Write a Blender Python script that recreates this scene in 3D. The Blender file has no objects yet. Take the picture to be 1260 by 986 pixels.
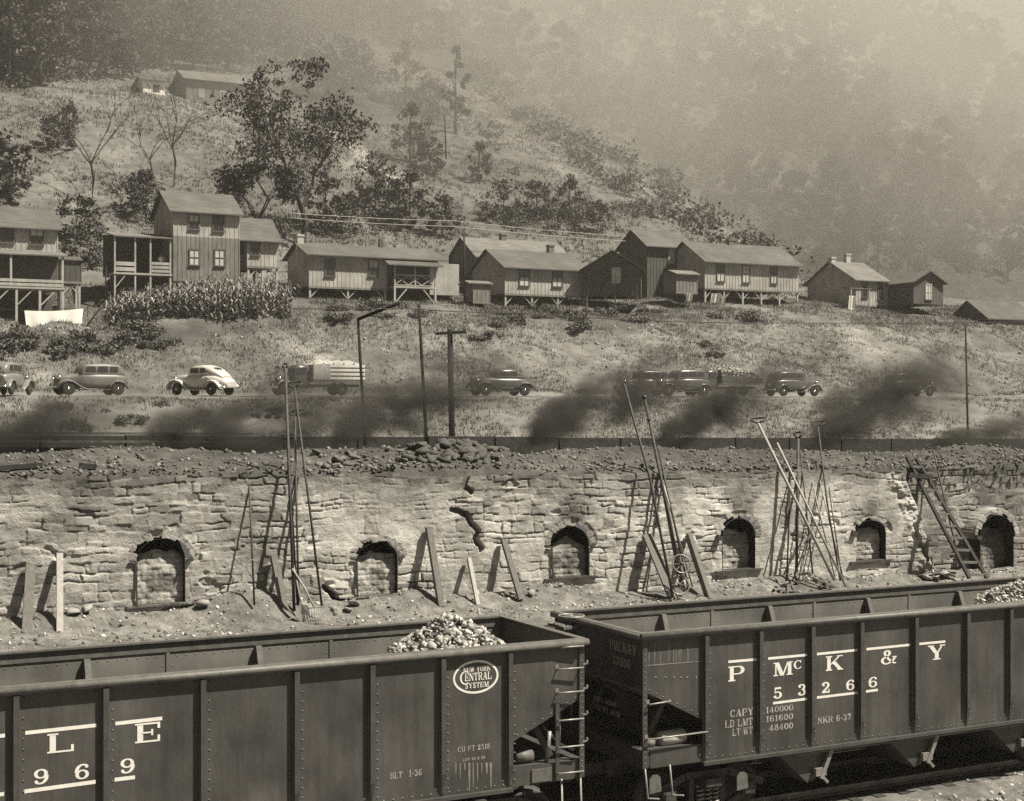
import bpy, math, random
import numpy as np
from mathutils import Vector, Matrix

rnd = random.Random(7)
nrg = np.random.default_rng(11)
SC = bpy.context.scene
COL = SC.collection
R = math.radians

# ------------------------------------------------------------------ camera
# world axes: x runs along the railway (away to the right), y runs from the railway into the hill, z up
CAM_Z, FPX, CX, CY = 7.4, 1850.0, 630.0, 493.0
ANG = R(27.5)
cam_data = bpy.data.cameras.new("camera")
cam_data.sensor_width = 36.0
cam_data.lens = 36.0 * FPX / 1260.0
cam_data.clip_start = 0.5
cam_data.clip_end = 2000.0
cam = bpy.data.objects.new("camera", cam_data)
cam.location = (0, 0, CAM_Z)
cam.rotation_euler = (R(90), 0, -ANG)
COL.objects.link(cam)
SC.camera = cam

# ------------------------------------------------------------------ daylight
SUN_DIR = Vector((1.22, -1.05, 2.5)).normalized()      # towards the sun
SUN_ELEV = math.asin(SUN_DIR.z)
SUN_AZ = math.atan2(SUN_DIR.x, SUN_DIR.y)
world = bpy.data.worlds.new("World")
SC.world = world
world.use_nodes = True
wn = world.node_tree
bg = wn.nodes["Background"]
sky = wn.nodes.new("ShaderNodeTexSky")
sky.sky_type = 'NISHITA'
sky.sun_disc = False
sky.sun_elevation = SUN_ELEV
sky.sun_rotation = SUN_AZ
sky.air_density = 0.55
sky.dust_density = 0.6
hs = wn.nodes.new("ShaderNodeSeparateColor")              # black-and-white film behind a yellow-red filter: the sky counts by its red light
tn = wn.nodes.new("ShaderNodeMix")
tn.data_type = 'RGBA'
tn.blend_type = 'MULTIPLY'
tn.inputs['Factor'].default_value = 1.0
tn.inputs['B'].default_value = (1.0, 0.94, 0.82, 1)
wn.links.new(sky.outputs['Color'], hs.inputs['Color'])
wn.links.new(hs.outputs['Red'], tn.inputs['A'])
wn.links.new(tn.outputs['Result'], bg.inputs['Color'])
bg.inputs['Strength'].default_value = 0.05

sun_data = bpy.data.lights.new("sun", 'SUN')
sun_data.energy = 5.0
sun_data.angle = R(0.5)
sun_data.color = (1.0, 0.937, 0.80)
sun = bpy.data.objects.new("sun", sun_data)
sun.rotation_euler = (-SUN_DIR).to_track_quat('-Z', 'Y').to_euler()
sun.location = (20, -20, 60)
COL.objects.link(sun)

SC.view_settings.view_transform = 'Standard'
SC.view_settings.look = 'None'
SC.view_settings.exposure = 0.95
SC.view_settings.gamma = 1.0
SC.view_settings.use_curve_mapping = False
SC.cycles.max_bounces = 5
SC.cycles.diffuse_bounces = 1
SC.cycles.glossy_bounces = 2
SC.cycles.volume_bounces = 1
SC.cycles.transparent_max_bounces = 40
SC.cycles.volume_step_rate = 1.0
SC.cycles.volume_max_steps = 256
SC.cycles.use_denoising = False

# ------------------------------------------------------------------ picture to place
def ray(px):
    k = (px - CX) / FPX
    return (math.sin(ANG) + math.cos(ANG) * k, math.cos(ANG) - math.sin(ANG) * k)

def on_n(px, py, n):
    """point of the upright plane y = n seen at this pixel"""
    d = ray(px)
    Y = n / d[1]
    return Vector((Y * d[0], n, CAM_Z - (py - CY) / FPX * Y))

def at(px, py, Y):
    d = ray(px)
    return Vector((Y * d[0], Y * d[1], CAM_Z - (py - CY) / FPX * Y))

# ------------------------------------------------------------------ noise on arrays
def _h(ix, iy, seed):
    v = np.sin(ix * 127.1 + iy * 311.7 + seed * 74.7) * 43758.5453
    return v - np.floor(v)

def vnoise(x, y, seed=0):
    ix, iy = np.floor(x), np.floor(y)
    fx, fy = x - ix, y - iy
    fx = fx * fx * (3 - 2 * fx)
    fy = fy * fy * (3 - 2 * fy)
    a, b = _h(ix, iy, seed), _h(ix + 1, iy, seed)
    c, d = _h(ix, iy + 1, seed), _h(ix + 1, iy + 1, seed)
    return (a * (1 - fx) + b * fx) * (1 - fy) + (c * (1 - fx) + d * fx) * fy

def fbm(x, y, seed=0, octv=4):
    x, y = np.asarray(x, float), np.asarray(y, float)
    s, a, t = 0.0, 1.0, 0.0
    for k in range(octv):
        s = s + a * (vnoise(x, y, seed + k * 3.1) - 0.5)
        t += a
        a *= 0.5
        x, y = x * 2.03 + 5.2, y * 2.03 + 1.7
    return s / t * 2

def sstep(a, b, x):
    t = np.clip((x - a) / (b - a), 0, 1)
    return t * t * (3 - 2 * t)

# ------------------------------------------------------------------ materials
TINT = (1.0, 0.965, 0.90)
def grey(g):
    return (g * TINT[0], g * TINT[1], g * TINT[2], 1)

def mat(name, g0, g1=None, scale=3.0, rough=0.8, metal=0.0, bump=0.0, bscale=25.0, island=0.0,
        attr=None, stretch=(1, 1, 1), detail=5.0, spec=0.3, worldco=False, big=0.0, bigscale=0.3, streak=0.0):
    m = bpy.data.materials.new(name)
    m.use_nodes = True
    nt = m.node_tree
    b = nt.nodes["Principled BSDF"]
    b.inputs['Roughness'].default_value = rough
    b.inputs['Metallic'].default_value = metal
    b.inputs['Specular IOR Level'].default_value = spec
    N, L = nt.nodes.new, nt.links.new
    if g1 is None:
        g1 = g0
    if worldco:
        tc = N("ShaderNodeNewGeometry").outputs['Position']
    else:
        tc = N("ShaderNodeTexCoord").outputs['Object']
    mp = N("ShaderNodeMapping")
    mp.inputs['Scale'].default_value = stretch
    L(tc, mp.inputs['Vector'])
    nz = N("ShaderNodeTexNoise")
    nz.inputs['Scale'].default_value = scale
    nz.inputs['Detail'].default_value = detail
    nz.inputs['Roughness'].default_value = 0.62
    L(mp.outputs['Vector'], nz.inputs['Vector'])
    rp = N("ShaderNodeValToRGB")
    rp.color_ramp.elements[0].position = 0.3
    rp.color_ramp.elements[1].position = 0.7
    rp.color_ramp.elements[0].color = grey(g0)
    rp.color_ramp.elements[1].color = grey(g1)
    L(nz.outputs['Fac'], rp.inputs['Fac'])
    out = rp.outputs['Color']

    def times(col, val):
        mx = N("ShaderNodeVectorMath")
        mx.operation = 'SCALE'
        L(col, mx.inputs[0])
        L(val, mx.inputs['Scale'])
        return mx.outputs['Vector']
    if big:
        n2 = N("ShaderNodeTexNoise")
        n2.inputs['Scale'].default_value = bigscale
        n2.inputs['Detail'].default_value = 3
        L(tc, n2.inputs['Vector'])
        mr = N("ShaderNodeMapRange")
        mr.inputs['From Min'].default_value = 0.3
        mr.inputs['From Max'].default_value = 0.7
        mr.inputs['To Min'].default_value = 1 - big
        mr.inputs['To Max'].default_value = 1 + big
        L(n2.outputs['Fac'], mr.inputs['Value'])
        out = times(out, mr.outputs['Result'])
    if streak:
        m2 = N("ShaderNodeMapping")
        m2.inputs['Scale'].default_value = (9, 1, .55)
        L(tc, m2.inputs['Vector'])
        n4 = N("ShaderNodeTexNoise")
        n4.inputs['Scale'].default_value = 1.0
        n4.inputs['Detail'].default_value = 7
        n4.inputs['Roughness'].default_value = .7
        L(m2.outputs['Vector'], n4.inputs['Vector'])
        mr = N("ShaderNodeMapRange")
        mr.inputs['From Min'].default_value = 0.35
        mr.inputs['From Max'].default_value = 0.65
        mr.inputs['To Min'].default_value = 1 - streak
        mr.inputs['To Max'].default_value = 1 + streak
        L(n4.outputs['Fac'], mr.inputs['Value'])
        out = times(out, mr.outputs['Result'])
    if island:
        g = N("ShaderNodeNewGeometry")
        mr = N("ShaderNodeMapRange")
        mr.inputs['To Min'].default_value = 1 - island
        mr.inputs['To Max'].default_value = 1 + island
        L(g.outputs['Random Per Island'], mr.inputs['Value'])
        out = times(out, mr.outputs['Result'])
    if attr:
        a = N("ShaderNodeAttribute")
        a.attribute_name = attr
        out = times(out, a.outputs['Fac'])
    L(out, b.inputs['Base Color'])
    if bump:
        n3 = N("ShaderNodeTexNoise")
        n3.inputs['Scale'].default_value = bscale
        n3.inputs['Detail'].default_value = 6
        L(mp.outputs['Vector'], n3.inputs['Vector'])
        bp = N("ShaderNodeBump")
        bp.inputs['Strength'].default_value = bump
        bp.inputs['Distance'].default_value = 0.05
        L(n3.outputs['Fac'], bp.inputs['Height'])
        L(bp.outputs['Normal'], b.inputs['Normal'])
    return m

M = {}
M['steel'] = mat("black_car_paint", 0.042, 0.072, 1.6, 0.5, 0, 0.5, 2.6, spec=0.4, big=0.38, bigscale=0.9, stretch=(1, 1, .35), streak=.16)
M['steel_rib'] = mat("black_rib_paint", 0.04, 0.07, 4, 0.5, spec=0.45)
M['steel_top'] = mat("worn_top_steel", 0.08, 0.14, 6, 0.5, bump=.1)
M['steel_in'] = mat("scoured_inner_steel", 0.10, 0.17, 1.2, 0.6, big=0.3, bigscale=1.0, stretch=(1, 1, .4))
M['rivet'] = mat("rivet_paint", 0.08, 0.11, 3, 0.4)
M['white'] = mat("white_lettering", 0.62, 0.8, 6, 0.7)
M['faded'] = mat("faded_lettering", 0.17, 0.5, 14, 0.8)
M['ghost'] = mat("sooty_lettering", 0.06, 0.12, 14, 0.8)
M['dust'] = mat("pale_dust", 0.1, 0.26, 8, 0.9)
M['iron'] = mat("dark_iron", 0.03, 0.07, 9, 0.6, bump=.15)
M['iron_lt'] = mat("worn_bright_iron", 0.16, 0.32, 9, 0.45, metal=.3)
M['rail'] = mat("rail_steel", 0.10, 0.25, 5, 0.4, metal=.5)
M['wood_dk'] = mat("weathered_plank", 0.10, 0.19, 5, 0.85, bump=.35, bscale=12, stretch=(6, 6, .7))
M['wood_lt'] = mat("pale_plank", 0.26, 0.42, 5, 0.85, bump=.3, bscale=12, stretch=(6, 6, .7))
M['wood_black'] = mat("charred_timber", 0.022, 0.05, 5, 0.9, bump=.3, bscale=12)
M['pole'] = mat("dark_pole", 0.012, 0.022, 5, 0.9)
M['stone'] = mat("oven_stone", 0.34, 0.5, 7, 0.9, bump=.35, bscale=34, attr='tone', big=0.22, bigscale=1.1)
M['brick'] = mat("oven_brick", 0.05, 0.12, 9, 0.9, bump=.4, island=.2)
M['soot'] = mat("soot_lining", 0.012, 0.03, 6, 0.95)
M['clay'] = mat("clay_plug", 0.22, 0.42, 6, 0.95, bump=.5, bscale=14, attr='tone')
M['pale_stone'] = mat("pale_stone", 0.2, 0.36, 6, 0.9, bump=.4)
M['earth_dk'] = mat("burnt_earth", 0.035, 0.09, 2.6, 0.95, bump=.9, bscale=7, big=.3, bigscale=.5)
M['wharf'] = mat("wharf_dirt", 0.07, 0.2, 3.4, 0.95, bump=1.0, bscale=14, big=.25, bigscale=.8)
M['rubble'] = mat("rubble_stone", 0.07, 0.20, 3, 0.9, island=.5, bump=.3)
M['block'] = mat("block_stone", 0.05, 0.12, 3, 0.9, bump=.4)
M['gravel'] = mat("ballast_stone", 0.13, 0.34, 3, 0.9, island=.8)
M['gravel_dk'] = mat("dark_ballast", 0.06, 0.13, 3, 0.95, bump=.6, bscale=8)
M['coke'] = mat("coke_lumps", 0.17, 0.44, 3, 0.75, island=.7, bump=.3)
M['hill'] = mat("hill_grass", 0.068, 0.148, 0.8, 0.95, bump=.9, bscale=2.2, attr='tone', big=.22, bigscale=.05, detail=9)
M['grass'] = mat("dry_grass", 0.11, 0.2, 0.4, 0.9, island=.45, worldco=True, attr='tone', big=.2, bigscale=.1)
M['leaf'] = mat("leaf", 0.055, 0.095, 0.6, 0.85, island=.75)
M['leaf_dk'] = mat("dark_leaf", 0.028, 0.06, 0.6, 0.85, island=.8)
M['leaf_mid'] = mat("mid_leaf", 0.065, 0.11, 0.6, 0.85, island=.5)
M['weed'] = mat("weed_leaf", 0.085, 0.14, 0.6, 0.85, island=.5)
M['weed2'] = mat("pale_weed_leaf", 0.10, 0.16, 0.6, 0.85, island=.5)
M['bark'] = mat("bark", 0.03, 0.06, 4, 0.95)
M['bark_lt'] = mat("pale_bark", 0.07, 0.11, 4, 0.95)
M['board'] = mat("weathered_board", 0.25, 0.45, 2.5, 0.9, stretch=(7, 7, .35), big=.22, bigscale=.8)
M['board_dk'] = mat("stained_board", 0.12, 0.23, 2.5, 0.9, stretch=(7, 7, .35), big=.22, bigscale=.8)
M['board_soot'] = mat("sooty_board", 0.055, 0.11, 2.5, 0.9, stretch=(7, 7, .35), big=.2, bigscale=.8)  # dark boards, also for walls whose shade is put into the colour
M['roof'] = mat("tar_paper_roof", 0.07, 0.12, 2.5, 0.9, stretch=(.35, 3, 3), big=.2, bigscale=.5, bump=.3)
M['roof_lt'] = mat("pale_tar_paper", 0.11, 0.18, 2.5, 0.9, stretch=(.35, 3, 3), big=.2, bigscale=.5, bump=.3)
M['frame'] = mat("window_frame", 0.07, 0.12, 6, 0.8)
M['frame_lt'] = mat("painted_frame", 0.35, 0.5, 6, 0.8)
M['pane'] = mat("window_glass", 0.02, 0.035, 2, 0.12, spec=.7)
M['blind'] = mat("window_blind", 0.38, 0.55, 2, 0.8)
M['void'] = mat("dark_opening", 0.012, 0.02, 2, 0.9)
M['brickwork'] = mat("chimney_brick", 0.12, 0.2, 9, 0.9, bump=.4)
M['cloth'] = mat("white_cotton", 0.82, 0.9, 2, 0.9)
M['skin'] = mat("skin", 0.3, 0.34, 5, 0.6)
M['hair'] = mat("hair", 0.03, 0.05, 20, 0.7)
M['trouser'] = mat("dark_cloth", 0.05, 0.09, 9, 0.9)
M['paint_dk'] = mat("dark_car_paint", 0.06, 0.085, 2, 0.3, spec=.8)
M['paint_tan'] = mat("tan_car_paint", 0.10, 0.15, 2, 0.45, spec=.5)
M['paint_lt'] = mat("pale_car_paint", 0.42, 0.52, 1.5, 0.4, spec=.5)
M['paint_mid'] = mat("grey_car_paint", 0.14, 0.20, 1.5, 0.35, spec=.5)
M['tyre'] = mat("tyre_rubber", 0.02, 0.035, 8, 0.9)
M['chrome'] = mat("chrome", 0.7, 0.8, 4, 0.18, metal=1.0)
M['road'] = mat("dirt_road", 0.11, 0.2, 1.2, 0.95, bump=.5, bscale=6, big=.2, bigscale=.2)
M['corn'] = mat("corn_leaf", 0.14, 0.28, 3, 0.7, island=.75)
M['canvas'] = mat("canvas_cover", 0.3, 0.42, 3, 0.9, bump=.2)
M['wire'] = mat("wire", 0.03, 0.05, 4, 0.7)
M['wire_lt'] = mat("pale_wire", 0.3, 0.35, 4, 0.7)

# ------------------------------------------------------------------ mesh helper
class MB:
    def __init__(self):
        self.v, self.f, self.smooth = [], [], set()
        self.mi = {}

    def add(self, vs, fs, smooth=False):
        o = len(self.v)
        self.v.extend([tuple(p) for p in vs])
        for f in fs:
            if smooth:
                self.smooth.add(len(self.f))
            self.f.append([o + i for i in f])
        return self

    def box(self, x0, x1, y0, y1, z0, z1):
        return self.add([(x0, y0, z0), (x1, y0, z0), (x1, y1, z0), (x0, y1, z0),
                         (x0, y0, z1), (x1, y0, z1), (x1, y1, z1), (x0, y1, z1)],
                        [(0, 3, 2, 1), (4, 5, 6, 7), (0, 1, 5, 4), (1, 2, 6, 5), (2, 3, 7, 6), (3, 0, 4, 7)])

    def bar(self, p0, p1, w, h, up=(0, 0, 1), taper=1.0):
        """square bar between two points: w across, h along up"""
        p0, p1 = Vector(p0), Vector(p1)
        d = (p1 - p0).normalized()
        s = d.cross(Vector(up))
        if s.length < 1e-4:
            s = d.cross(Vector((1, 0, 0)))
        s.normalize()
        u = s.cross(d).normalized()
        vs = []
        for p, k in ((p0, 1), (p1, taper)):
            for a, b in ((-1, -1), (1, -1), (1, 1), (-1, 1)):
                vs.append(p + s * (a * w / 2 * k) + u * (b * h / 2 * k))
        return self.add(vs, [(0, 1, 2, 3), (7, 6, 5, 4), (0, 4, 5, 1), (1, 5, 6, 2), (2, 6, 7, 3), (3, 7, 4, 0)])

    def tube(self, pts, rad, n=8, caps=True):
        pts = [Vector(p) for p in pts]
        if not isinstance(rad, (list, tuple)):
            rad = [rad] * len(pts)
        vs, fs = [], []
        ref = Vector((0, 0, 1))
        for i, p in enumerate(pts):
            d = (pts[min(i + 1, len(pts) - 1)] - pts[max(i - 1, 0)]).normalized()
            a = d.cross(ref)
            if a.length < 0.05:
                a = d.cross(Vector((1, 0, 0)))
            a.normalize()
            b = d.cross(a)
            for k in range(n):
                t = 2 * math.pi * k / n
                vs.append(p + a * (math.cos(t) * rad[i]) + b * (math.sin(t) * rad[i]))
        for i in range(len(pts) - 1):
            for k in range(n):
                q = (k + 1) % n
                fs.append((i * n + k, i * n + q, (i + 1) * n + q, (i + 1) * n + k))
        self.add(vs, fs, True)
        if caps:
            o = len(self.v) - len(vs)
            self.f.append([o + k for k in range(n)])
            self.f.append([o + (len(pts) - 1) * n + k for k in reversed(range(n))])
        return self

    def prism(self, poly, d, axis='y', at=0.0):
        """polygon of (a, b) pairs pushed by d along axis"""
        def P(a, b, c):
            return {'y': (a, c, b), 'x': (c, a, b), 'z': (a, b, c)}[axis]
        n = len(poly)
        vs = [P(a, b, at) for a, b in poly] + [P(a, b, at + d) for a, b in poly]
        fs = [list(range(n)), list(reversed(range(n, 2 * n)))]
        for i in range(n):
            j = (i + 1) % n
            fs.append((i, i + n, j + n, j))
        return self.add(vs, fs)

    def loft(self, rings, smooth=True, closed=True):
        n = len(rings[0])
        vs = [p for r in rings for p in r]
        fs = []
        for i in range(len(rings) - 1):
            for k in range(n if closed else n - 1):
                q = (k + 1) % n
                fs.append((i * n + k, i * n + q, (i + 1) * n + q, (i + 1) * n + k))
        self.add(vs, fs, smooth)
        if closed:
            o = len(self.v) - len(vs)
            self.f.append([o + k for k in reversed(range(n))])
            self.f.append([o + (len(rings) - 1) * n + k for k in range(n)])
        return self

    def lathe(self, prof, c, axis, n=16):
        """profile of (along axis, radius)"""
        ax = Vector(axis).normalized()
        a = ax.cross(Vector((0, 0, 1)))
        if a.length < .1:
            a = ax.cross(Vector((1, 0, 0)))
        a.normalize()
        b = ax.cross(a)
        c = Vector(c)
        rings = [[c + ax * t + (a * math.cos(2 * math.pi * k / n) + b * math.sin(2 * math.pi * k / n)) * r
                  for k in range(n)] for t, r in prof]
        return self.loft(rings)

    def sphere(self, c, r, nu=8, nv=5, sq=(1, 1, 1)):
        prof = []
        rings = []
        for i in range(nv + 1):
            t = math.pi * (i / nv) * 0.98 + 0.01 * math.pi
            rings.append([Vector((c[0] + sq[0] * r * math.sin(t) * math.cos(2 * math.pi * k / nu),
                                  c[1] + sq[1] * r * math.sin(t) * math.sin(2 * math.pi * k / nu),
                                  c[2] + sq[2] * r * math.cos(t))) for k in range(nu)])
        return self.loft(rings)

    def build(self, name, m, parent=None):
        me = bpy.data.meshes.new(name)
        me.from_pydata(self.v, [], self.f)
        if self.smooth:
            fl = np.zeros(len(self.f), dtype=bool)
            fl[list(self.smooth)] = True
            me.polygons.foreach_set('use_smooth', fl)
        me.materials.append(m)
        me.update()
        import bmesh
        bm = bmesh.new()
        bm.from_mesh(me)
        bmesh.ops.recalc_face_normals(bm, faces=bm.faces)
        bm.to_mesh(me)
        bm.free()
        o = bpy.data.objects.new(name, me)
        COL.objects.link(o)
        if parent:
            o.parent = parent
        return o

def np_mesh(name, verts, faces, m, parent=None, smooth=False, attrs=None):
    """faces: (k, n) array of one face size"""
    me = bpy.data.meshes.new(name)
    verts = np.asarray(verts, np.float32)
    faces = np.asarray(faces, np.int32)
    nf, k = faces.shape
    me.vertices.add(len(verts))
    me.vertices.foreach_set('co', verts.ravel())
    me.loops.add(nf * k)
    me.loops.foreach_set('vertex_index', faces.ravel())
    me.polygons.add(nf)
    me.polygons.foreach_set('loop_start', np.arange(0, nf * k, k, dtype=np.int32))
    me.polygons.foreach_set('loop_total', np.full(nf, k, np.int32))
    if smooth:
        me.polygons.foreach_set('use_smooth', np.ones(nf, bool))
    for an, av in (attrs or {}).items():
        a = me.attributes.new(an, 'FLOAT', 'POINT')
        a.data.foreach_set('value', np.asarray(av, np.float32).ravel())
    me.materials.append(m)
    me.update(calc_edges=True)
    me.validate()
    o = bpy.data.objects.new(name, me)
    COL.objects.link(o)
    if parent:
        o.parent = parent
    return o

def tag(o, label=None, cat=None, group=None, kind=None):
    if label: o['label'] = label
    if cat: o['category'] = cat
    if group: o['group'] = group
    if kind: o['kind'] = kind
    return o

def empty(name, loc=(0, 0, 0), rz=0.0, label=None, cat=None, group=None):
    o = bpy.data.objects.new(name, None)
    o.empty_display_size = 0.3
    o.location = loc
    o.rotation_euler = (0, 0, rz)
    COL.objects.link(o)
    return tag(o, label, cat, group)

def copy_tree(o, parent=None):
    c = o.copy()
    COL.objects.link(c)
    if parent:
        c.parent = parent
    for ch in [x for x in bpy.data.objects if x.parent == o]:
        copy_tree(ch, c)
    return c

def grid_faces(nu, nv):
    i = np.arange(nu - 1)[:, None] * nv + np.arange(nv - 1)[None, :]
    i = i.ravel()
    return np.stack([i, i + nv, i + nv + 1, i + 1], 1)

def rock_variants(k, seed, flat=0.75, sub=1):
    """lumpy low stones, each a (verts, tris) pair of radius about 1"""
    import bmesh
    out = []
    r = np.random.default_rng(seed)
    for _ in range(k):
        bm = bmesh.new()
        bmesh.ops.create_icosphere(bm, subdivisions=sub, radius=1)
        v = np.array([p.co[:] for p in bm.verts])
        f = np.array([[p.index for p in q.verts] for q in bm.faces])
        bm.free()
        for _c in range(8):                      # knock flat facets off
            d = r.normal(size=3); d /= np.linalg.norm(d)
            lim = r.uniform(.25, .7)
            t = v @ d
            v = v - np.outer(np.maximum(t - lim, 0), d)
        v = v * r.uniform(.7, 1.15, 3) * (1, 1, flat) + r.normal(size=v.shape) * .05
        out.append((v, f))
    return out

def scatter(variants, pos, size, seed, tilt=.5):
    r = np.random.default_rng(seed)
    V, F, o = [], [], 0
    for p, s in zip(pos, size):
        v, f = variants[r.integers(len(variants))]
        e = Matrix.Rotation(r.uniform(0, 6.28), 3, 'Z') @ Matrix.Rotation(r.normal() * tilt, 3, 'X') @ Matrix.Rotation(r.normal() * tilt, 3, 'Y')
        V.append((v * s) @ np.array(e).T + p)
        F.append(f + o)
        o += len(v)
    return np.concatenate(V), np.concatenate(F)
# ================================================================== terrain
PN = [30, 66, 71, 75, 80.5, 82.5, 88.5, 90.5, 96, 101, 105, 112, 118]
PZ = [4.0, 4.0, 4.6, 5.4, 7.2, 7.62, 7.62, 8.3, 10.9, 13.0, 14.0, 15.35, 16.9]

def hterr(s, n, rough=True):
    s, n = np.asarray(s, float), np.asarray(n, float)
    z = np.interp(n, PN, PZ)
    low = sstep(31, 19, s) * sstep(98, 106, n) * sstep(122, 110, n)
    z = z - 2.6 * low
    z = z + 0.9 * sstep(62, 86, s) * sstep(98, 109, n) * sstep(118, 114, n)
    shift = 95 * sstep(93, 162, s + 10 * fbm(n * .045, n * 0 + 7, 29, 4))
    q = n - 118
    foot = np.minimum(q, shift) * 0.10
    up = np.maximum(q - shift, 0)
    slope = 0.445 + 0.22 * sstep(110, 170, s)
    rise = up * slope + 0.0012 * np.maximum(up - 70, 0) ** 2
    z = np.where(q > 0, 16.9 + foot * (shift > 1) * sstep(0, 8, shift) + rise, z)
    if rough:
        z = z + 0.32 * fbm(s * .35, n * .35, 3, 5) * sstep(66, 74, n) * (1 - 0.9 * sstep(81.5, 82.5, n) * sstep(89.3, 88.3, n))
        bank = sstep(89, 91, n) * sstep(106, 101, n)
        z = z + bank * (0.85 * fbm(s * .28, n * .09, 9, 4) + .34 * fbm(s * .9, n * .6, 19, 5))
        z = z + 2.2 * fbm(s * .045, n * .045, 5, 4) * sstep(120, 150, n)
    return z

def hit(px, py, y0=92.0, y1=460.0):
    """where the sight line through this pixel meets the hillside"""
    d = ray(px)
    Y = np.arange(y0, y1, 0.5)
    zz = CAM_Z - (py - CY) / FPX * Y
    hh = hterr(Y * d[0], Y * d[1])
    k = np.nonzero(hh >= zz)[0]
    if len(k) == 0:
        return None
    Yk = Y[k[0]]
    return Vector((Yk * d[0], Yk * d[1], float(hh[k[0]])))

def project(x, y, z):
    xr = x * math.cos(ANG) - y * math.sin(ANG)
    yf = np.maximum(x * math.sin(ANG) + y * math.cos(ANG), 1.0)
    return CX + FPX * xr / yf, CY - FPX * (z - CAM_Z) / yf

def seg_dist(px, py, pts):
    d = np.full(np.shape(px), 1e9)
    for (ax, ay), (bx, by) in zip(pts[:-1], pts[1:]):
        t = np.clip(((px - ax) * (bx - ax) + (py - ay) * (by - ay)) / ((bx - ax) ** 2 + (by - ay) ** 2), 0, 1)
        d = np.minimum(d, np.hypot(px - ax - t * (bx - ax), py - ay - t * (by - ay)))
    return d

BARE = [([(360, 68), (400, 62), (445, 78)], 9, 1.5), ([(468, 62), (500, 85), (540, 100), (620, 118)], 10, 1.4),
        ([(410, 158), (450, 195), (495, 235)], 8, 3.0), ([(425, 150), (520, 180)], 16, 1.4), ([(430, 205), (495, 222)], 12, 2.0),
        ([(600, 140), (720, 200), (860, 262), (900, 290)], 22, 1.25), ([(555, 140), (640, 165)], 25, 1.25),
        ([(680, 205), (735, 240)], 6, 1.4), ([(60, 112), (180, 118), (300, 130)], 20, 1.25),
        ([(100, 170), (260, 180)], 55, 1.15), ([(1100, 250), (1180, 300)], 16, 1.25)]
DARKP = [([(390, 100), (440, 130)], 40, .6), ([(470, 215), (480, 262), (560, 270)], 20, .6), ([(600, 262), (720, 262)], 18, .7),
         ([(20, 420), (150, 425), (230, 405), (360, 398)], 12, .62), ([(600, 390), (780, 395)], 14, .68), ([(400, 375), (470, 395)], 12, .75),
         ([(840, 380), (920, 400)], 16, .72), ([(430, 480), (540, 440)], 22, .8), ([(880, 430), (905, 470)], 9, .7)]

def tone_at(x, y, z):
    px, py = project(x, y, z)
    w = 6 * fbm(x * .25, y * .25, 21, 3)
    t = np.ones_like(x)
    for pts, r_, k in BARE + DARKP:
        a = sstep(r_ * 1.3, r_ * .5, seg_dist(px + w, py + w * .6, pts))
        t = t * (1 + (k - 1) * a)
    bank = sstep(89.5, 91, y) * sstep(107, 100, y)
    t = t * (1 + bank * (.22 + .7 * fbm(x * .2, y * .2, 40, 4)))
    lowb = sstep(70, 76, y) * sstep(82.2, 81, y)
    t = t * (1 + lowb * .3)
    roadm = sstep(81.8, 82.6, y) * sstep(89.6, 88.6, y)
    t = t * (1 + roadm * .7)
    t = t * (1 + .35 * fbm(x * .6, y * .6, 50, 4))
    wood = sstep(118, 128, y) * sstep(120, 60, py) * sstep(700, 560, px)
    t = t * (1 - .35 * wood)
    return t

xs = np.concatenate([np.arange(-140, -20, 6.0), np.arange(-20, 130, 0.5), np.arange(130, 420.1, 3.5)])
ys = np.concatenate([np.arange(37.3, 66, 4.0), np.arange(66, 120, 0.4), np.arange(120, 400.1, 1.7)])
X, Y = np.meshgrid(xs, ys, indexing='ij')
Z = hterr(X, Y)
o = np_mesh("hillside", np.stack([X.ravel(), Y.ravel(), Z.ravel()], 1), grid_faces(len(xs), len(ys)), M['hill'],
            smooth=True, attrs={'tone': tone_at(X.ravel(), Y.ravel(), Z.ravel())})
tag(o, kind='structure')

# dirt road on its bench, 4 mm and more above the bank
xs2 = np.arange(-60, 200.1, 1.0)
ys2 = np.arange(82.7, 88.31, 0.4)
X2, Y2 = np.meshgrid(xs2, ys2, indexing='ij')
Z2 = 7.70 - 0.06 * ((Y2 - 85.5) / 2.8) ** 2 + .02 * fbm(X2, Y2, 4, 3)
o = np_mesh("dirt_road", np.stack([X2.ravel(), Y2.ravel(), Z2.ravel()], 1), grid_faces(len(xs2), len(ys2)), M['road'], smooth=True)
tag(o, kind='structure')
ROAD_Z = 7.69

# railway yard floor, up to the foot of the coke wharf
xs3 = np.concatenate([np.arange(-140, 4, 6.0), np.arange(4, 40, 0.25), np.arange(40, 300, 10.0)])
ys3 = np.concatenate([np.arange(-18, 14, 4.0), np.arange(14, 26.01, 0.25)])
X3, Y3 = np.meshgrid(xs3, ys3, indexing='ij')
Z3 = -0.08 + .16 * fbm(X3 * .8, Y3 * .8, 14, 4) * sstep(25, 24, Y3) + 0.25 * sstep(20.6, 17, Y3) * sstep(8, 16, Y3)
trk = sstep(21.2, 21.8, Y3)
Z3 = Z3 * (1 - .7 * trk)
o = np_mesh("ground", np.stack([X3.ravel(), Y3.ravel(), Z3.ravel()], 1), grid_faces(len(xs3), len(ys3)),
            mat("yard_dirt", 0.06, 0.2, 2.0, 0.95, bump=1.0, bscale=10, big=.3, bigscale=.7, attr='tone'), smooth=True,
            attrs={'tone': (1 - .72 * sstep(21.3, 22.3, Y3)).ravel()})  # ground under the cars darkened in colour, for the shade beneath them
tag(o, kind='structure')

# ================================================================== coke ovens
YW = 28.4
def ztop(s):
    return 5.98 - .015 * (s - 7.2)

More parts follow.
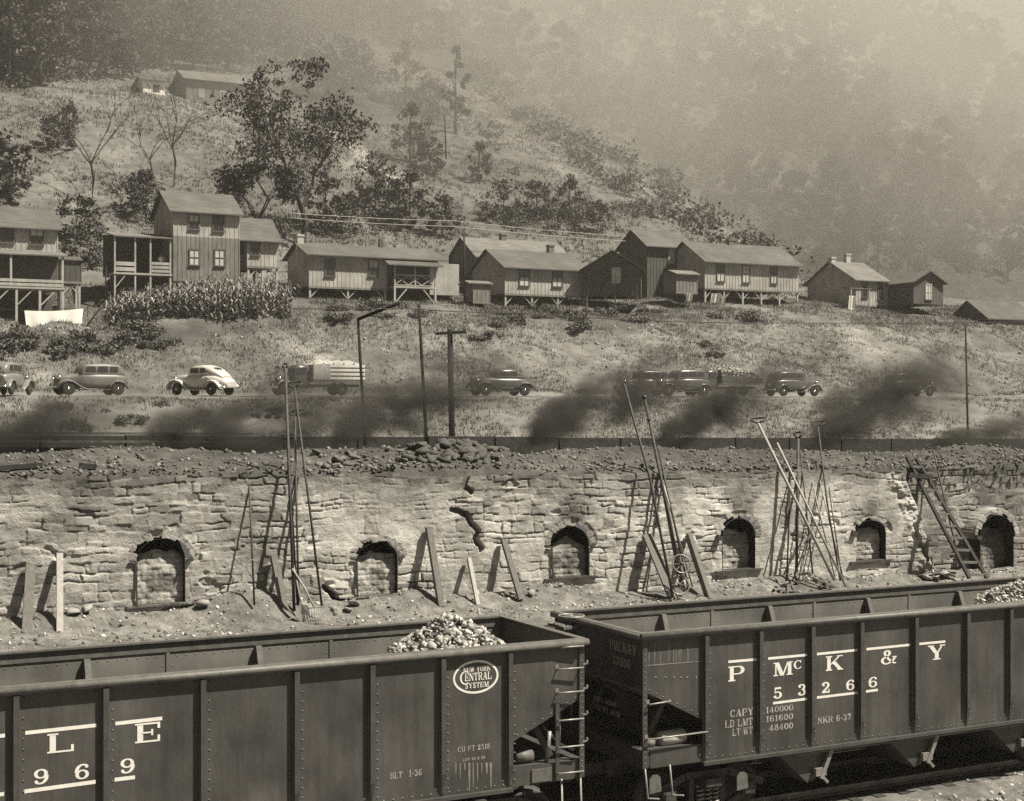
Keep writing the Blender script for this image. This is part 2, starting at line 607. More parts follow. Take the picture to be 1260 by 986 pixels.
def wharf_z(s, n):
    z = 3.16 - .012 * (s - 7) + .05 * fbm(np.asarray(s) * 1.3, np.asarray(n) * 1.3, 31, 4) + .05 * fbm(np.asarray(s) * 4.5, np.asarray(n) * 4.5, 35, 4)
    z = z + .18 * sstep(27.5, 28.4, n) * (1 + .8 * fbm(np.asarray(s) * .7, np.asarray(n) * 0, 33, 3))
    for px, py, w, h in ((660, 722, 1.3, .28), (300, 740, .9, .42), (990, 708, 1.0, .15), (80, 775, 1.2, .2), (520, 725, 1.0, .2), (840, 715, .8, .1)):
        c = on_n(px, py, 28.1)
        z = z + h * np.exp(-((s - c.x) / w) ** 2 - ((n - 28.25) / .6) ** 2)
    return z
xs4 = np.concatenate([np.arange(-60, -2, 2.0), np.arange(-2, 42, 0.14), np.arange(42, 120, 2.0)])
ys4 = np.concatenate([np.arange(25.3, 26.5, .3), np.arange(26.5, 28.71, .1)])
X4, Y4 = np.meshgrid(xs4, ys4, indexing='ij')
Z4 = wharf_z(X4, Y4)
o = np_mesh("coke_wharf", np.stack([X4.ravel(), Y4.ravel(), Z4.ravel()], 1), grid_faces(len(xs4), len(ys4)), M['wharf'], smooth=True)
tag(o, kind='structure')
mb = MB().box(-60, 120, 25.0, 25.31, -.4, 3.05)
for k in range(-6, 48):
    mb.box(k * 2.5, k * 2.5 + .28, 24.8, 25.0, -.3, 2.9)
rw = mb.build("retaining_wall", M['wood_black'])
tag(rw, "dark timber wall holding up the coke wharf behind the railway cars", "wall")

def bench_z(s, n):
    s, n = np.asarray(s, float), np.asarray(n, float)
    z = ztop(s) + .02 + .14 * sstep(28.5, 30.5, n) + .12 * fbm(s * 1.1, n * 1.1, 61, 4) + .07 * fbm(s * 4.2, n * 4.2, 65, 4)
    for px, w, h, nn in ((560, 1.9, .27, 30.3), (430, 1.8, .20, 30.2), (200, 3.0, .22, 31.5), (60, 2.5, .18, 30.2), (760, 2.0, .25, 31.5), (960, 3.2, .22, 31), (1210, 2.2, .40, 30), (700, 1.2, .10, 30)):
        c = on_n(px, 550, nn)
        z = z + h * np.exp(-((s - c.x) / w) ** 2 - ((n - nn) / 1.5) ** 2)
    z = z - .45 * sstep(31.5, 34.5, n)
    return z
xs5 = np.concatenate([np.arange(-60, -2, 2.0), np.arange(-2, 46, 0.14), np.arange(46, 120, 2.0)])
ys5 = np.concatenate([[28.445], np.arange(28.46, 33, .12), np.arange(33, 37.6, .3)])
X5, Y5 = np.meshgrid(xs5, ys5, indexing='ij')
Z5 = bench_z(X5, Y5) - .10 * sstep(28.75, 28.46, Y5)
Z5[:, 0] = 5.0
_e = on_n(1120, 600, YW).x
Y5 = Y5 + .40 * sstep(_e - .1, _e + .25, X5) * sstep(30.5, 28.6, Y5)
o = np_mesh("earth_bench", np.stack([X5.ravel(), Y5.ravel(), Z5.ravel()], 1), grid_faces(len(xs5), len(ys5)), M['earth_dk'], smooth=True)
tag(o, kind='structure')

# --- the stone face: coursed rubble as a relief, one stone at a time
OV = []   # (left, right, spring z, crown z, sill z) of the six mouths
for l, r_, top, spr, sill in ((169, 227.5, 663, 688, 743), (440, 488.7, 668, 686, 732), (679.7, 724.4, 648, 671, 710),
                              (889, 929, 638, 660, 701), (1053.5, 1089.5, 640.5, 655, 689.7), (1206, 1247, 634, 660, 702)):
    a, b = on_n(l, sill, YW), on_n(r_, sill, YW)
    mid = (l + r_) / 2
    OV.append((a.x, b.x, on_n(mid, spr, YW).z, on_n(mid, top, YW).z, on_n(mid, sill, YW).z))

DU = 0.019
u = np.arange(-1.0, 40.0, DU)
v = np.arange(2.75, 6.02, DU)
U, V = np.meshgrid(u, v, indexing='ij')
Vn = V + .015 * (U - 7.2)                                   # courses follow the falling grade
Uw = U + .13 * fbm(U * 1.6, V * 1.6, 71, 3) + .03 * fbm(U * 7, V * 7, 72, 3)
Vw = Vn + .12 * fbm(U * .8, V * 1.3, 73, 3) + .025 * fbm(U * 4.5, V * 5.5, 74, 3)
rr = np.random.default_rng(5)
edges = [2.4]
while edges[-1] < 6.6:
    edges.append(edges[-1] + rr.choice([rr.uniform(.10, .16), rr.uniform(.14, .24)]))
edges = np.array(edges)
row = np.clip(np.searchsorted(edges, Vw) - 1, 0, len(edges) - 2)
dv = np.minimum(Vw - edges[row], edges[row + 1] - Vw)
dist = np.full(U.shape, 1.0)
off = np.zeros(U.shape); tone = np.ones(U.shape); tlt = np.zeros(U.shape)
for k in range(len(edges) - 1):
    m_ = row == k
    if not m_.any():
        continue
    cut = [0.0]
    while cut[-1] < 44:
        cut.append(cut[-1] + rr.choice([rr.uniform(.16, .34), rr.uniform(.3, .75)]))
    cut = np.array(cut)
    uu = Uw[m_]
    ci = np.clip(np.searchsorted(cut, uu) - 1, 0, len(cut) - 2)
    du = np.minimum(uu - cut[ci], cut[ci + 1] - uu)
    dist[m_] = np.minimum(du, dv[m_])
    ro, rt, ra, rb = rr.normal(0, .020, len(cut)), rr.uniform(.58, 1.18, len(cut)), rr.normal(0, .12, len(cut)), rr.normal(0.03, .16, len(cut))
    off[m_] = ro[ci]
    tone[m_] = rt[ci]
    tlt[m_] = ra[ci] * (uu - (cut[ci] + cut[ci + 1]) / 2) + rb[ci] * (Vw[m_] - (edges[k] + edges[k + 1]) / 2)
pxg, pyg = project(U, np.full(U.shape, YW), V)
plain = sstep(330, 420, pxg) * sstep(1140, 1100, pxg)
smear = sstep(-.3, .3, fbm(U * .8, V * 1.1, 80, 4) - .10 + .26 * plain)          # where mortar has been plastered over
jd = sstep(0.002, .017, dist)
gapn = np.clip(.22 + 2.6 * fbm(U * 2.6, V * 3.4, 81, 3), .05, 1.9)
D = (off + tlt) * .34 * (1 - .70 * smear) - (1 - jd) * (.043 - .028 * smear) * gapn
D = D +   .010 * fbm(U * 4, V * 5, 82, 4) + .006 * fbm(U * 12, V * 15, 83, 3) + .05 * fbm(U * .3, V * .5, 84, 3)
miss = sstep(.50, .62, fbm(U * 1.7, V * 3.2, 85, 3)) * (1 - smear)
D = D - .05 * miss
tone = 1 + (tone - 1) * (1 - .6 * smear)
tone = tone * (1 - .55 * (1 - jd) * np.clip(gapn, 0, 1) * (1 - .6 * smear)) * (1 + .03 * smear)
# cracks
for pts in ([(573, 588), (571, 600), (580, 606)], [(557, 627), (574, 633), (580, 646), (588, 655), (585, 662), (592, 675)],
            [(1128, 655), (1140, 690)], [(400, 722), (415, 742), (440, 742)]):
    w = [on_n(a, b, YW) for a, b in pts]
    dd = seg_dist(U + .05 * fbm(U * 6, V * 6, 90, 2), V + .05 * fbm(U * 6, V * 6, 91, 2), [(p.x, p.z) for p in w])
    D = D - .60 * sstep(.062, .044, dd)
# the farther length of wall stands back and is smoke stained
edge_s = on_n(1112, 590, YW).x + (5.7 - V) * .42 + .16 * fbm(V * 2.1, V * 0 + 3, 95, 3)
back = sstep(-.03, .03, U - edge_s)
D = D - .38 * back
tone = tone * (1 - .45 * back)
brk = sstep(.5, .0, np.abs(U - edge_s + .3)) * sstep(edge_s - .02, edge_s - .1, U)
D = D + brk * .10 * fbm(U * 5, V * 7, 96, 3)
# lights and darks that belong to the stone: pale plastered lengths, soot over the mouths
pxg, pyg = project(U, np.full(U.shape, YW), V)
tone = tone * (1 - .28 * sstep(250, 320, pxg) * sstep(400, 340, pxg)) * (1 - .15 * sstep(240, 120, pxg) * sstep(4.6, 5.2, Vn))
tone = tone * (1 + .08 * sstep(770, 850, pxg) * sstep(1130, 1090, pxg)) * (1 - .14 * sstep(420, 300, pxg)) * (1 + .38 * fbm(U * .9, V * 1.1, 66, 4)) * (1 - .3 * sstep(.18, .5, fbm(U * 1.9, V * 2.4, 67, 4)))
for i, (a, b, zs, zc, zl) in enumerate(OV):
    c = (a + b) / 2
    amt = (.3, .15, .7, .5, .72, .6)[i]
    pl = np.exp(-((U - c + .1 * fbm(U * 3, V * 3, 97, 2)) / (.34 + .10 * (V - zc))) ** 2) * sstep(zc - .25, zc + .15, V) * sstep(zc + 1.5, zc + .2, V)
    tone = tone * (1 - amt * pl)
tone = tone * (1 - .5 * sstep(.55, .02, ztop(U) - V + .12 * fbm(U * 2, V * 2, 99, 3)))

keep = np.ones(U.shape, bool)
ring = np.zeros(U.shape)
for i, (a, b, zs, zc, zl) in enumerate(OV):
    c, hw = (a + b) / 2, (b - a) / 2
    rz = zc - zs
    e = np.sqrt(((U - c) / hw) ** 2 + (np.maximum(V - zs, 0) / rz) ** 2)
    inside = (np.abs(U - c) < hw) & (V > zl) & (V < zs) | ((V >= zs) & (e < 1))
    keep &= ~inside
    # ring of bricks over the mouth
    er = np.hypot(U - c, (V - zs) * hw / rz)
    on_ring = (V > zs - .04) & (er >= hw) & (er < hw + .20)
    th = np.arctan2((V - zs) * hw / rz, U - c)
    nb = 10
    fr = (th / math.pi * nb) % 1
    jt = sstep(0, .07, np.minimum(fr, 1 - fr))
    bi = np.floor(th / math.pi * nb)
    Dr = .010 - .022 * (1 - jt) + .010 * (_h(bi, bi * 0 + i, 7) - .5) + .012 * fbm(U * 12, V * 12, 55, 3)
    drop = _h(bi, bi * 0 + i, 3) > .82
    Dr = Dr - .03 * drop
    D = np.where(on_ring, Dr, D)
    tone = np.where(on_ring, (.60 + .24 * _h(bi, bi * 0 + i, 9)) * (1 + .3 * fbm(U * 4, V * 4, 57, 3)) * (1 - .35 * (1 - jt)) * (.75 if i in (2,) else 1.0), tone)
    # broken inner edge, as the bricks have burnt away
    bite = (V > zs - .05) & (er >= hw) & (er < hw + .02 + .07 * _h(bi, bi * 0 + i, 13) + .03 * fbm(U * 14, V * 14, 41, 2)) & (_h(bi, bi * 0 + i, 17) > .3)
    keep &= ~bite
top_line = ztop(U) - .03 + .06 * np.sign(fbm(U * 2.2, U * 0, 98, 2)) * _h(np.floor(U * 2.6), U * 0, 4)
keep &= V < top_line

battery = empty("coke_oven_battery", (OV[0][0], YW, 3.1), 0,
                "long coursed stone wall of beehive coke ovens with arched mouths behind the railway cars", "coke ovens")
bl = Vector(battery.location)
idx = np.arange(U.size).reshape(U.shape)
kq = keep[:-1, :-1] & keep[1:, :-1] & keep[1:, 1:] & keep[:-1, 1:]
F = np.stack([idx[:-1, :-1][kq], idx[1:, :-1][kq], idx[1:, 1:][kq], idx[:-1, 1:][kq]], 1)
P = np.stack([U.ravel() - bl.x, (YW - D).ravel() - bl.y, V.ravel() - bl.z], 1)
used = np.unique(F)
remap = np.full(U.size, -1); remap[used] = np.arange(len(used))
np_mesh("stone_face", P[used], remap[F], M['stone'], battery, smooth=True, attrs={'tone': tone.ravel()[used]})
for i, (a, b, zs, zc, zl) in enumerate(OV):
    c, hw, rz = (a + b) / 2, (b - a) / 2, zc - zs
    pts = [(c - hw, zl), (c - hw, zs)] + [(c - hw * math.cos(t), zs + rz * math.sin(t)) for t in np.linspace(0, math.pi, 17)[1:-1]] + [(c + hw, zs), (c + hw, zl)]
    big = [(c + (x - c) * (1 + .17), zl + (z - zl) * 1.10) for x, z in pts]
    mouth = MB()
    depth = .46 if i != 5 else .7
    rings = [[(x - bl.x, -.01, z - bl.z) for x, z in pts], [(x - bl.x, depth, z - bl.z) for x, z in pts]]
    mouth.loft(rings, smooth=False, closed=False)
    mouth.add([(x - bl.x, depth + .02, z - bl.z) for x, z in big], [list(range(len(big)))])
    mo = mouth.build("oven_mouth", M['soot'], battery)  # sooty lining; the unlit void's darkness is put into its colour
    # clay and brick plug, sagging below the arch
    pr = random.Random(i)
    gap = (.25, .21, .22, .30, .20, .34)[i]
    dpt = (.11, .10, .12, .24, .19, .30)[i]
    gx = np.linspace(c - hw * .985, c + hw * .985, 40); gz = np.linspace(0, 1, 44)
    GX, GT = np.meshgrid(gx, gz, indexing='ij')
    arch = zs + rz * np.sqrt(np.maximum(0, 1 - ((GX - c) / hw) ** 2))
    ptop = np.minimum(arch - .012, zc - gap + .07 * fbm(GX * 5, GX * 0 + i, 46, 3) - (.5 * np.abs(GX - c) if i == 2 else .12 * np.abs(GX - c)))
    ptop = np.maximum(ptop, zl + .3)
    GZ = zl + (ptop - zl) * GT
    brow = np.floor(GZ / .11); bcol = np.floor(GX / .23 + .5 * (brow % 2))
    jz = np.minimum(GZ / .11 % 1, 1 - GZ / .11 % 1) * .11; jx = np.minimum((GX / .23 + .5 * (brow % 2)) % 1, 1 - (GX / .23 + .5 * (brow % 2)) % 1) * .23
    jn = sstep(0, .018, np.minimum(jz, jx))
    rough = .030 * fbm(GX * 7, GZ * 7, 47 + i, 4) + .012 * (_h(brow, bcol, 3) - .5)
    GY = dpt - rough + .014 * (1 - jn) + .10 * GT ** 6
    tn2 = (.72 + .4 * _h(brow, bcol, 5)) * (1 - .25 * (1 - jn)) * (1 + .5 * fbm(GX * 2.5, GZ * 3, 49 + i, 3))
    if i in (0, 1, 2):
        cx_, cz_, wx_, wz_ = ((c + .03, zl + .38, .30, .17), (c + .04, zl + .30, .17, .22), (c, zl + .30, .5, .2))[i]
        tn2 = tn2 * (1 - .5 * sstep(1.15, .75, np.maximum(np.abs(GX - cx_) / wx_, np.abs(GZ - cz_) / wz_) + .3 * fbm(GX * 6, GZ * 6, 9, 2)))
    if i == 5:
        tn2 = tn2 * (.35 + .6 * sstep(.1, .5, fbm(GX * 9, GZ * 1.2, 61, 3)))
    pm = np_mesh("clay_plug", np.stack([(GX - bl.x).ravel(), GY.ravel(), (GZ - bl.z).ravel()], 1), grid_faces(40, 44), M['clay'], mo, attrs={'tone': tn2.ravel()})
    sl = MB().bar((a - .22 - bl.x, -.035, zl - .025 - bl.z), (b + .18 - bl.x, -.035, zl - .012 - bl.z), .09, .035)
    sl.build("door_sill", M['wharf'] if i in (0, 1) else M['iron'], mo)
    if i in (0, 1, 2):
        jb = MB().bar((a - .02 - bl.x, -.055, zl - bl.z), (a - .045 - bl.x, -.05, zs - .02 - bl.z), .035, .035)
        jb.bar((a - .045 - bl.x, -.05, zs - .02 - bl.z), (a - .16 - bl.x, -.05, zs - .01 - bl.z), .035, .035)
        jb.build("iron_jamb", M['iron'], mo)
        jb = MB()
        jb.bar((b + .02 - bl.x, -.05, zs - .05 - bl.z), (b + .13 - bl.x, -.05, zs - .0 - bl.z), .05, .06)
        jb.build("iron_jamb", M['iron'], mo)
    else:
        jb = MB().bar((a - .05 - bl.x, -.07, zs - .03 - bl.z), (a - .2 - bl.x, -.07, zs + .02 - bl.z), .09, .1)
        jb.build("iron_bracket", M['iron'], mo)

# --- loose stone
rv = rock_variants(8, 3)
def bench_pts(n, seed, s0=2, s1=36, y0=28.5, y1=33.5):
    r = np.random.default_rng(seed)
    s = r.uniform(s0, s1, n); y = y0 + (y1 - y0) * r.power(1.0, n) * r.uniform(0, 1, n)
    return np.stack([s, y, bench_z(s, y)], 1)
p = bench_pts(5200, 1)
sz = .02 + .065 * np.random.default_rng(2).random(len(p)) ** 2.4
p[:, 2] += sz * .2
vv, ff = scatter(rv, p, sz, 4)
tag(np_mesh("rubble", vv, ff, M['rubble']), "small dark broken stone strewn over the earth on top of the ovens", "rubble", kind='stuff')
rc = np.random.default_rng(8)
s_ = rc.uniform(2, 35, 2600); n_ = 28.35 - rc.random(2600) ** 1.5 * 2.2
p = np.stack([s_, n_, wharf_z(s_, n_)], 1)
sz = .016 + .06 * rc.random(len(p)) ** 3
vv, ff = scatter(rv, p, sz, 5)
tag(np_mesh("coke_breeze", vv, ff, M['coke']), "pale coke crumbs and chips littering the wharf below the oven mouths", "coke", kind='stuff')
s_ = rc.uniform(12, 34, 7500); n_ = rc.uniform(17.5, 22.3, 7500)
p = np.stack([s_, n_, -.05 + 0 * s_], 1)
p[:, 2] = -0.08 + .16 * fbm(s_ * .8, n_ * .8, 14, 4) + 0.25 * sstep(20.6, 17, n_)
sz = .018 + .10 * rc.random(len(p)) ** 3.5
vv, ff = scatter(rv, p, sz, 6)
tag(np_mesh("gravel", vv, ff, M['gravel']), "coarse pale gravel and broken coke beside the near rail", "gravel", kind='stuff')

s_ = rc.uniform(2, 35, 2600); n_ = 28.35 - rc.random(2600) ** 1.2 * 2.4
p = np.stack([s_, n_, wharf_z(s_, n_)], 1)
sz = .014 + .075 * rc.random(len(p)) ** 3.2
vv, ff = scatter(rv, p, sz, 15)
tag(np_mesh("litter", vv, ff, M['rubble']), "dark stone chips and cinders littering the wharf below the oven wall", "litter", kind='stuff')
s_ = rc.uniform(8, 112, 5200); n_ = 89.5 + rc.random(5200) ** 1.3 * 14
p = np.stack([s_, n_, hterr(s_, n_)], 1)
p = p[fbm(s_ * .15, n_ * .2, 5, 3) > -.05]
sz = .035 + .22 * rc.random(len(p)) ** 4
vv, ff = scatter(rv, p, sz, 16)
tag(np_mesh("bank_stones", vv, ff, M['pale_stone']), "pale stones scattered over the eroded bank behind the parked cars", "stones", kind='stuff')
stone_meshes = []
for k, (v_, f_) in enumerate(rock_variants(7, 19, .62)):
    stone_meshes.append((v_, f_))
protos = []
def block_mesh(seed):
    r = np.random.default_rng(seed)
    v = np.array([(x, y, z) for x in (-1, 1) for y in (-1, 1) for z in (-1, 1)], float) * (1, .75, .6) + r.normal(0, .13, (8, 3))
    f = np.array([(0, 1, 3, 2), (4, 6, 7, 5), (0, 4, 5, 1), (2, 3, 7, 6), (0, 2, 6, 4), (1, 5, 7, 3)])
    return v, f
def loose_stone(pos, size, label, group, material, name="loose_stone", seed=0):
    key = (int(seed) % 7 + (10 if material == 'block' else 0), material)
    pr = [q for q in protos if q[0] == key]
    if pr:
        o = pr[0][1].copy(); COL.objects.link(o)
    else:
        v_, f_ = stone_meshes[key[0] % 10] if key[0] < 10 else block_mesh(key[0])
        o = np_mesh(name, v_, f_, M[material]); protos.append((key, o))
    o.location = pos
    o.scale = (size * 1.15, size, size * .8)
    o.rotation_euler = (rnd.uniform(-.5, .5), rnd.uniform(-.5, .5), rnd.uniform(0, 6.3))
    tag(o, label, "stone", group)
    return o
LB1 = "squared sandstone block dumped in the heap on the oven top left of the first fire"
for k in range(85):
    px = rnd.gauss(556, 34); c = on_n(px, 550, 30.0 + rnd.uniform(-1.1, .9))
    z = float(bench_z(c.x, c.y))
    loose_stone((c.x, c.y, z + .04 + .04 * rnd.random()), rnd.uniform(.055, .125), LB1, "blocks heaped on the oven top", 'block', seed=k)
LB2 = "dark broken stone lying along the wall top right of the tall leaning rods"
for k in range(34):
    px = rnd.uniform(388, 500); c = on_n(px, 550, 29.0 + rnd.uniform(-.4, 1.2))
    z = float(bench_z(c.x, c.y))
    loose_stone((c.x, c.y, z + .05), rnd.uniform(.07, .17), LB2, "dark stones along the wall top", 'rubble', seed=k)
LB3 = "pale fallen stone at the foot of the oven wall on the coke wharf"
for px, sz_ in ((428, .16), (436, .2), (90, .17), (105, .2), (655, .16), (690, .12), (250, .2), (1140, .2), (1150, .16), (1160, .22), (1135, .15), (1172, .2), (1005, .16), (985, .14), (1030, .12), (965, .15), (410, .13), (545, .1), (620, .13), (630, .1)):
    c = on_n(px, 740, 28.15 - rnd.random() * .3)
    loose_stone((c.x, c.y, float(wharf_z(c.x, c.y)) + sz_ * .3), sz_, LB3, "fallen stones on the wharf", 'pale_stone', "fallen_stone", seed=px)

# low timber kerb behind the oven tops, with a light rail along it at the left
mb = MB()
a0, a1 = on_n(-60, 535.5, 36.6), on_n(1330, 540.5, 36.6)
a1 = a0 + (a1 - a0) * 2.2
nseg = 40
for k in range(nseg):
    p0, p1 = a0.lerp(a1, k / nseg), a0.lerp(a1, (k + 1) / nseg - .0006)
    dz = rnd.uniform(-.02, .02)
    mb.add([(p0.x, 36.6, 5.3), (p1.x, 36.6, 5.3), (p1.x, 36.9, 5.3), (p0.x, 36.9, 5.3),
            (p0.x, 36.6, p0.z + dz), (p1.x, 36.6, p1.z + dz), (p1.x, 36.9, p1.z + dz), (p0.x, 36.9, p0.z + dz)],
           [(0, 3, 2, 1), (4, 5, 6, 7), (0, 1, 5, 4), (1, 2, 6, 5), (2, 3, 7, 6), (3, 0, 4, 7)])
kw = mb.build("timber_wall", M['wood_black'])
tag(kw, "low dark timber wall running behind the smoking oven tops", "wall")
mb = MB().bar((a0.x, 36.72, a0.z + .05), (a0.lerp(a1, .09).x, 36.72, a0.lerp(a1, .09).z + .05), .07, .06)
mb.build("top_rail", M['rail'], kw)
mb = MB().bar((a0.x, 36.5, a0.z - .14), (a0.lerp(a1, .09).x, 36.5, a0.lerp(a1, .09).z - .14), .06, .05)
mb.build("lower_rail", M['rail'], kw)

# dead timber lying about on the earth
for (p0, p1, w), lab in ((((-5, 572), (52, 578), .09), "dark bent iron bar lying on the earth at the far left"),
                         (((98, 582), (118, 588), .10), "short charred timber stub lying on the wall top left of the first mouth"),
                         (((487, 577), (500, 590), .08), "dark stick jutting over the wall top beside the dark stones")):
    q0, q1 = on_n(p0[0], p0[1], 28.9), on_n(p1[0], p1[1], 28.9)
    q0.z = float(bench_z(q0.x, q0.y)) + .07; q1.z = float(bench_z(q1.x, q1.y)) + .04
    tag(MB().bar(q0, q1, w, w).build("charred_stick", M['wood_black']), lab, "timber")
# ================================================================== lettering
def arc(cx, cy, rx, ry, a0, a1, n=14):
    return [(cx + rx * math.cos(R(a0 + (a1 - a0) * i / n)), cy + ry * math.sin(R(a0 + (a1 - a0) * i / n))) for i in range(n + 1)]

def rect(x0, y0, x1, y1):
    return ('p', [(x0, y0), (x1, y0), (x1, y1), (x0, y1)])

def stem(x, w=.2, ext=.08):
    return [rect(x, 0, x + w, 1), rect(x - ext, 0, x + w + ext, .09), rect(x - ext, .91, x + w + ext, 1)]

def diag(x0, y0, x1, y1, w):
    return ('p', [(x0 - w / 2, y0), (x0 + w / 2, y0), (x1 + w / 2, y1), (x1 - w / 2, y1)])

def rib(pts, thick=.2, thin=.08):
    """stroke that is thick where it runs upright and thin where it runs level"""
    out = []
    for i, p in enumerate(pts):
        a, b = pts[max(i - 1, 0)], pts[min(i + 1, len(pts) - 1)]
        dx, dy = b[0] - a[0], b[1] - a[1]
        l = math.hypot(dx, dy) or 1
        k = abs(dy) / l
        out.append((p, (-dy / l, dx / l), thin + (thick - thin) * k * k))
    return ('r', out)

G = {
 'L': (.92, stem(.08) + [rect(.1, 0, .86, .09), rect(.77, .05, .86, .36)]),
 'E': (.92, stem(.08) + [rect(.1, 0, .86, .09), rect(.1, .91, .86, 1), rect(.77, .05, .86, .34), rect(.77, .68, .86, .95), rect(.25, .46, .6, .54), rect(.55, .34, .62, .66)]),
 'F': (.88, stem(.08) + [rect(.1, .91, .82, 1), rect(.73, .68, .82, .95), rect(.25, .46, .58, .54), rect(.53, .34, .6, .66)]),
 'T': (.9, stem(.34) + [rect(.04, .91, .86, 1), rect(.04, .66, .12, .95), rect(.78, .66, .86, .95)]),
 'H': (1.0, stem(.08) + stem(.7) + [rect(.25, .46, .75, .54)]),
 'I': (.42, stem(.1)),
 'N': (1.0, [rect(.1, 0, .19, 1), rect(.02, 0, .28, .08), diag(.18, 1, .8, 0, .24), rect(.76, 0, .85, 1), rect(.66, .92, .94, 1), rect(.0, .92, .2, 1)]),
 'M': (1.16, [rect(.12, 0, .2, 1), rect(.02, 0, .3, .08), rect(.02, .92, .3, 1), diag(.22, 1, .52, 0, .24), diag(.85, 1, .55, 0, .09), rect(.84, 0, 1.04, 1), rect(.76, 0, 1.12, .08), rect(.84, .92, 1.12, 1)]),
 'K': (1.04, stem(.08) + [diag(.3, .42, .82, 1, .11), diag(.46, .58, .86, 0, .25), rect(.66, 0, 1.0, .08), rect(.64, .92, .98, 1)]),
 'Y': (1.0, [diag(.5, .44, .18, 1, .24), diag(.55, .44, .84, 1, .1), rect(.41, 0, .62, .5), rect(.3, 0, .73, .08), rect(.02, .92, .36, 1), rect(.68, .92, .98, 1)]),
 'W': (1.3, [diag(.36, 0, .14, 1, .2), diag(.4, 0, .6, 1, .09), diag(.86, 0, .6, 1, .2), diag(.9, 0, 1.12, 1, .09), rect(.0, .92, .3, 1), rect(.46, .92, .74, 1), rect(.98, .92, 1.26, 1)]),
 'A': (1.0, [diag(.16, 0, .46, 1, .1), diag(.78, 0, .52, 1, .22), rect(.26, .3, .66, .38), rect(.02, 0, .3, .08), rect(.6, 0, .97, .08)]),
 'P': (.88, stem(.08) + [rib([(.25, .95), (.5, .95)] + arc(.52, .71, .22, .24, 88, -88) + [(.25, .47)])]),
 'R': (.98, stem(.08) + [rib([(.25, .95), (.5, .95)] + arc(.52, .73, .21, .22, 88, -88) + [(.25, .5)]), diag(.5, .5, .78, 0, .2), rect(.68, 0, .95, .08)]),
 'B': (.92, stem(.08) + [rib([(.25, .95), (.48, .95)] + arc(.5, .74, .19, .21, 88, -88) + [(.25, .53)]), rib([(.25, .52), (.5, .52)] + arc(.52, .285, .22, .24, 88, -88) + [(.25, .045)])]),
 'D': (.96, stem(.08) + [rib([(.25, .955), (.4, .955)] + arc(.44, .5, .34, .455, 88, -88) + [(.25, .045)])]),
 'U': (1.0, [rib([(.2, .95), (.2, .35)] + arc(.48, .32, .28, .27, 180, 360) + [(.78, .4), (.78, .95)], .16), rect(.04, .92, .38, 1), rect(.64, .92, .92, 1)]),
 'C': (.92, [rib(arc(.5, .5, .36, .45, 45, 312, 24)), rect(.72, .68, .8, .98), rect(.74, .1, .8, .3)]),
 'O': (.98, [rib(arc(.49, .5, .36, .45, 0, 360, 28))]),
 'S': (.8, [rib(arc(.4, .73, .24, .22, 30, 250, 14) + arc(.4, .275, .25, .23, 80, -150, 14), .12, .2), rect(.58, .72, .65, .98), rect(.12, .02, .19, .28)]),
 '0': (.8, [rib(arc(.4, .5, .28, .45, 0, 360, 28))]),
 '1': (.6, stem(.22) + [diag(.12, .76, .3, .97, .1)]),
 '2': (.84, [rib(arc(.4, .71, .24, .24, 175, -20, 14) + [(.55, .5), (.3, .25), (.16, .1)], .2, .13), ('p', arc(.24, .72, .1, .1, 0, 360, 12)), rect(.1, 0, .72, .17), rect(.64, .05, .74, .34)]),
 '3': (.8, [rib(arc(.36, .74, .24, .21, 165, -85, 14), .2, .1), rib(arc(.36, .28, .27, .24, 85, -165, 14), .2, .1), ('p', arc(.2, .78, .1, .1, 0, 360, 12)), ('p', arc(.19, .22, .1, .1, 0, 360, 12))]),
 '4': (.86, [diag(.1, .28, .5, 1, .1), rect(.05, .24, .8, .33), rect(.44, 0, .62, 1), rect(.34, 0, .74, .08)]),
 '5': (.8, [rect(.14, .84, .66, 1), rect(.14, .48, .22, .9), rib(arc(.36, .32, .27, .27, 130, -165, 16), .2, .1), ('p', arc(.18, .2, .1, .1, 0, 360, 12))]),
 '6': (.82, [rib(arc(.41, .31, .255, .265, 0, 360, 24), .18, .09), rib([(.68, .86)] + arc(.46, .5, .33, .44, 75, 190, 14), .19, .1), ('p', arc(.64, .8, .09, .09, 0, 360, 12))]),
 '7': (.78, [rect(.08, .84, .7, 1), rect(.08, .64, .16, .9), diag(.34, 0, .64, .9, .2)]),
 '8': (.82, [rib(arc(.41, .74, .21, .21, 0, 360, 22), .18, .09), rib(arc(.41, .275, .26, .24, 0, 360, 22), .19, .09)]),
 '&': (1.06, [rib([(.92, .46), (.8, .28), (.62, .1)] + arc(.38, .27, .26, .23, -30, -230, 12) + [(.42, .55), (.55, .68)] + arc(.43, .79, .15, .16, -30, 200, 12) + [(.34, .6), (.55, .32), (.86, .06), (.98, .06)], .17, .09), rect(.74, .46, 1.02, .54)]),
 '-': (.5, [rect(.08, .4, .42, .52)]),
 ' ': (.5, []),
}
G['9'] = (.82, [(t, [(.82 - x, 1 - y) for x, y in p]) if t == 'p' else (t, [((.82 - q[0], 1 - q[1]), w, k) for q, w, k in p]) for t, p in G['6'][1]])

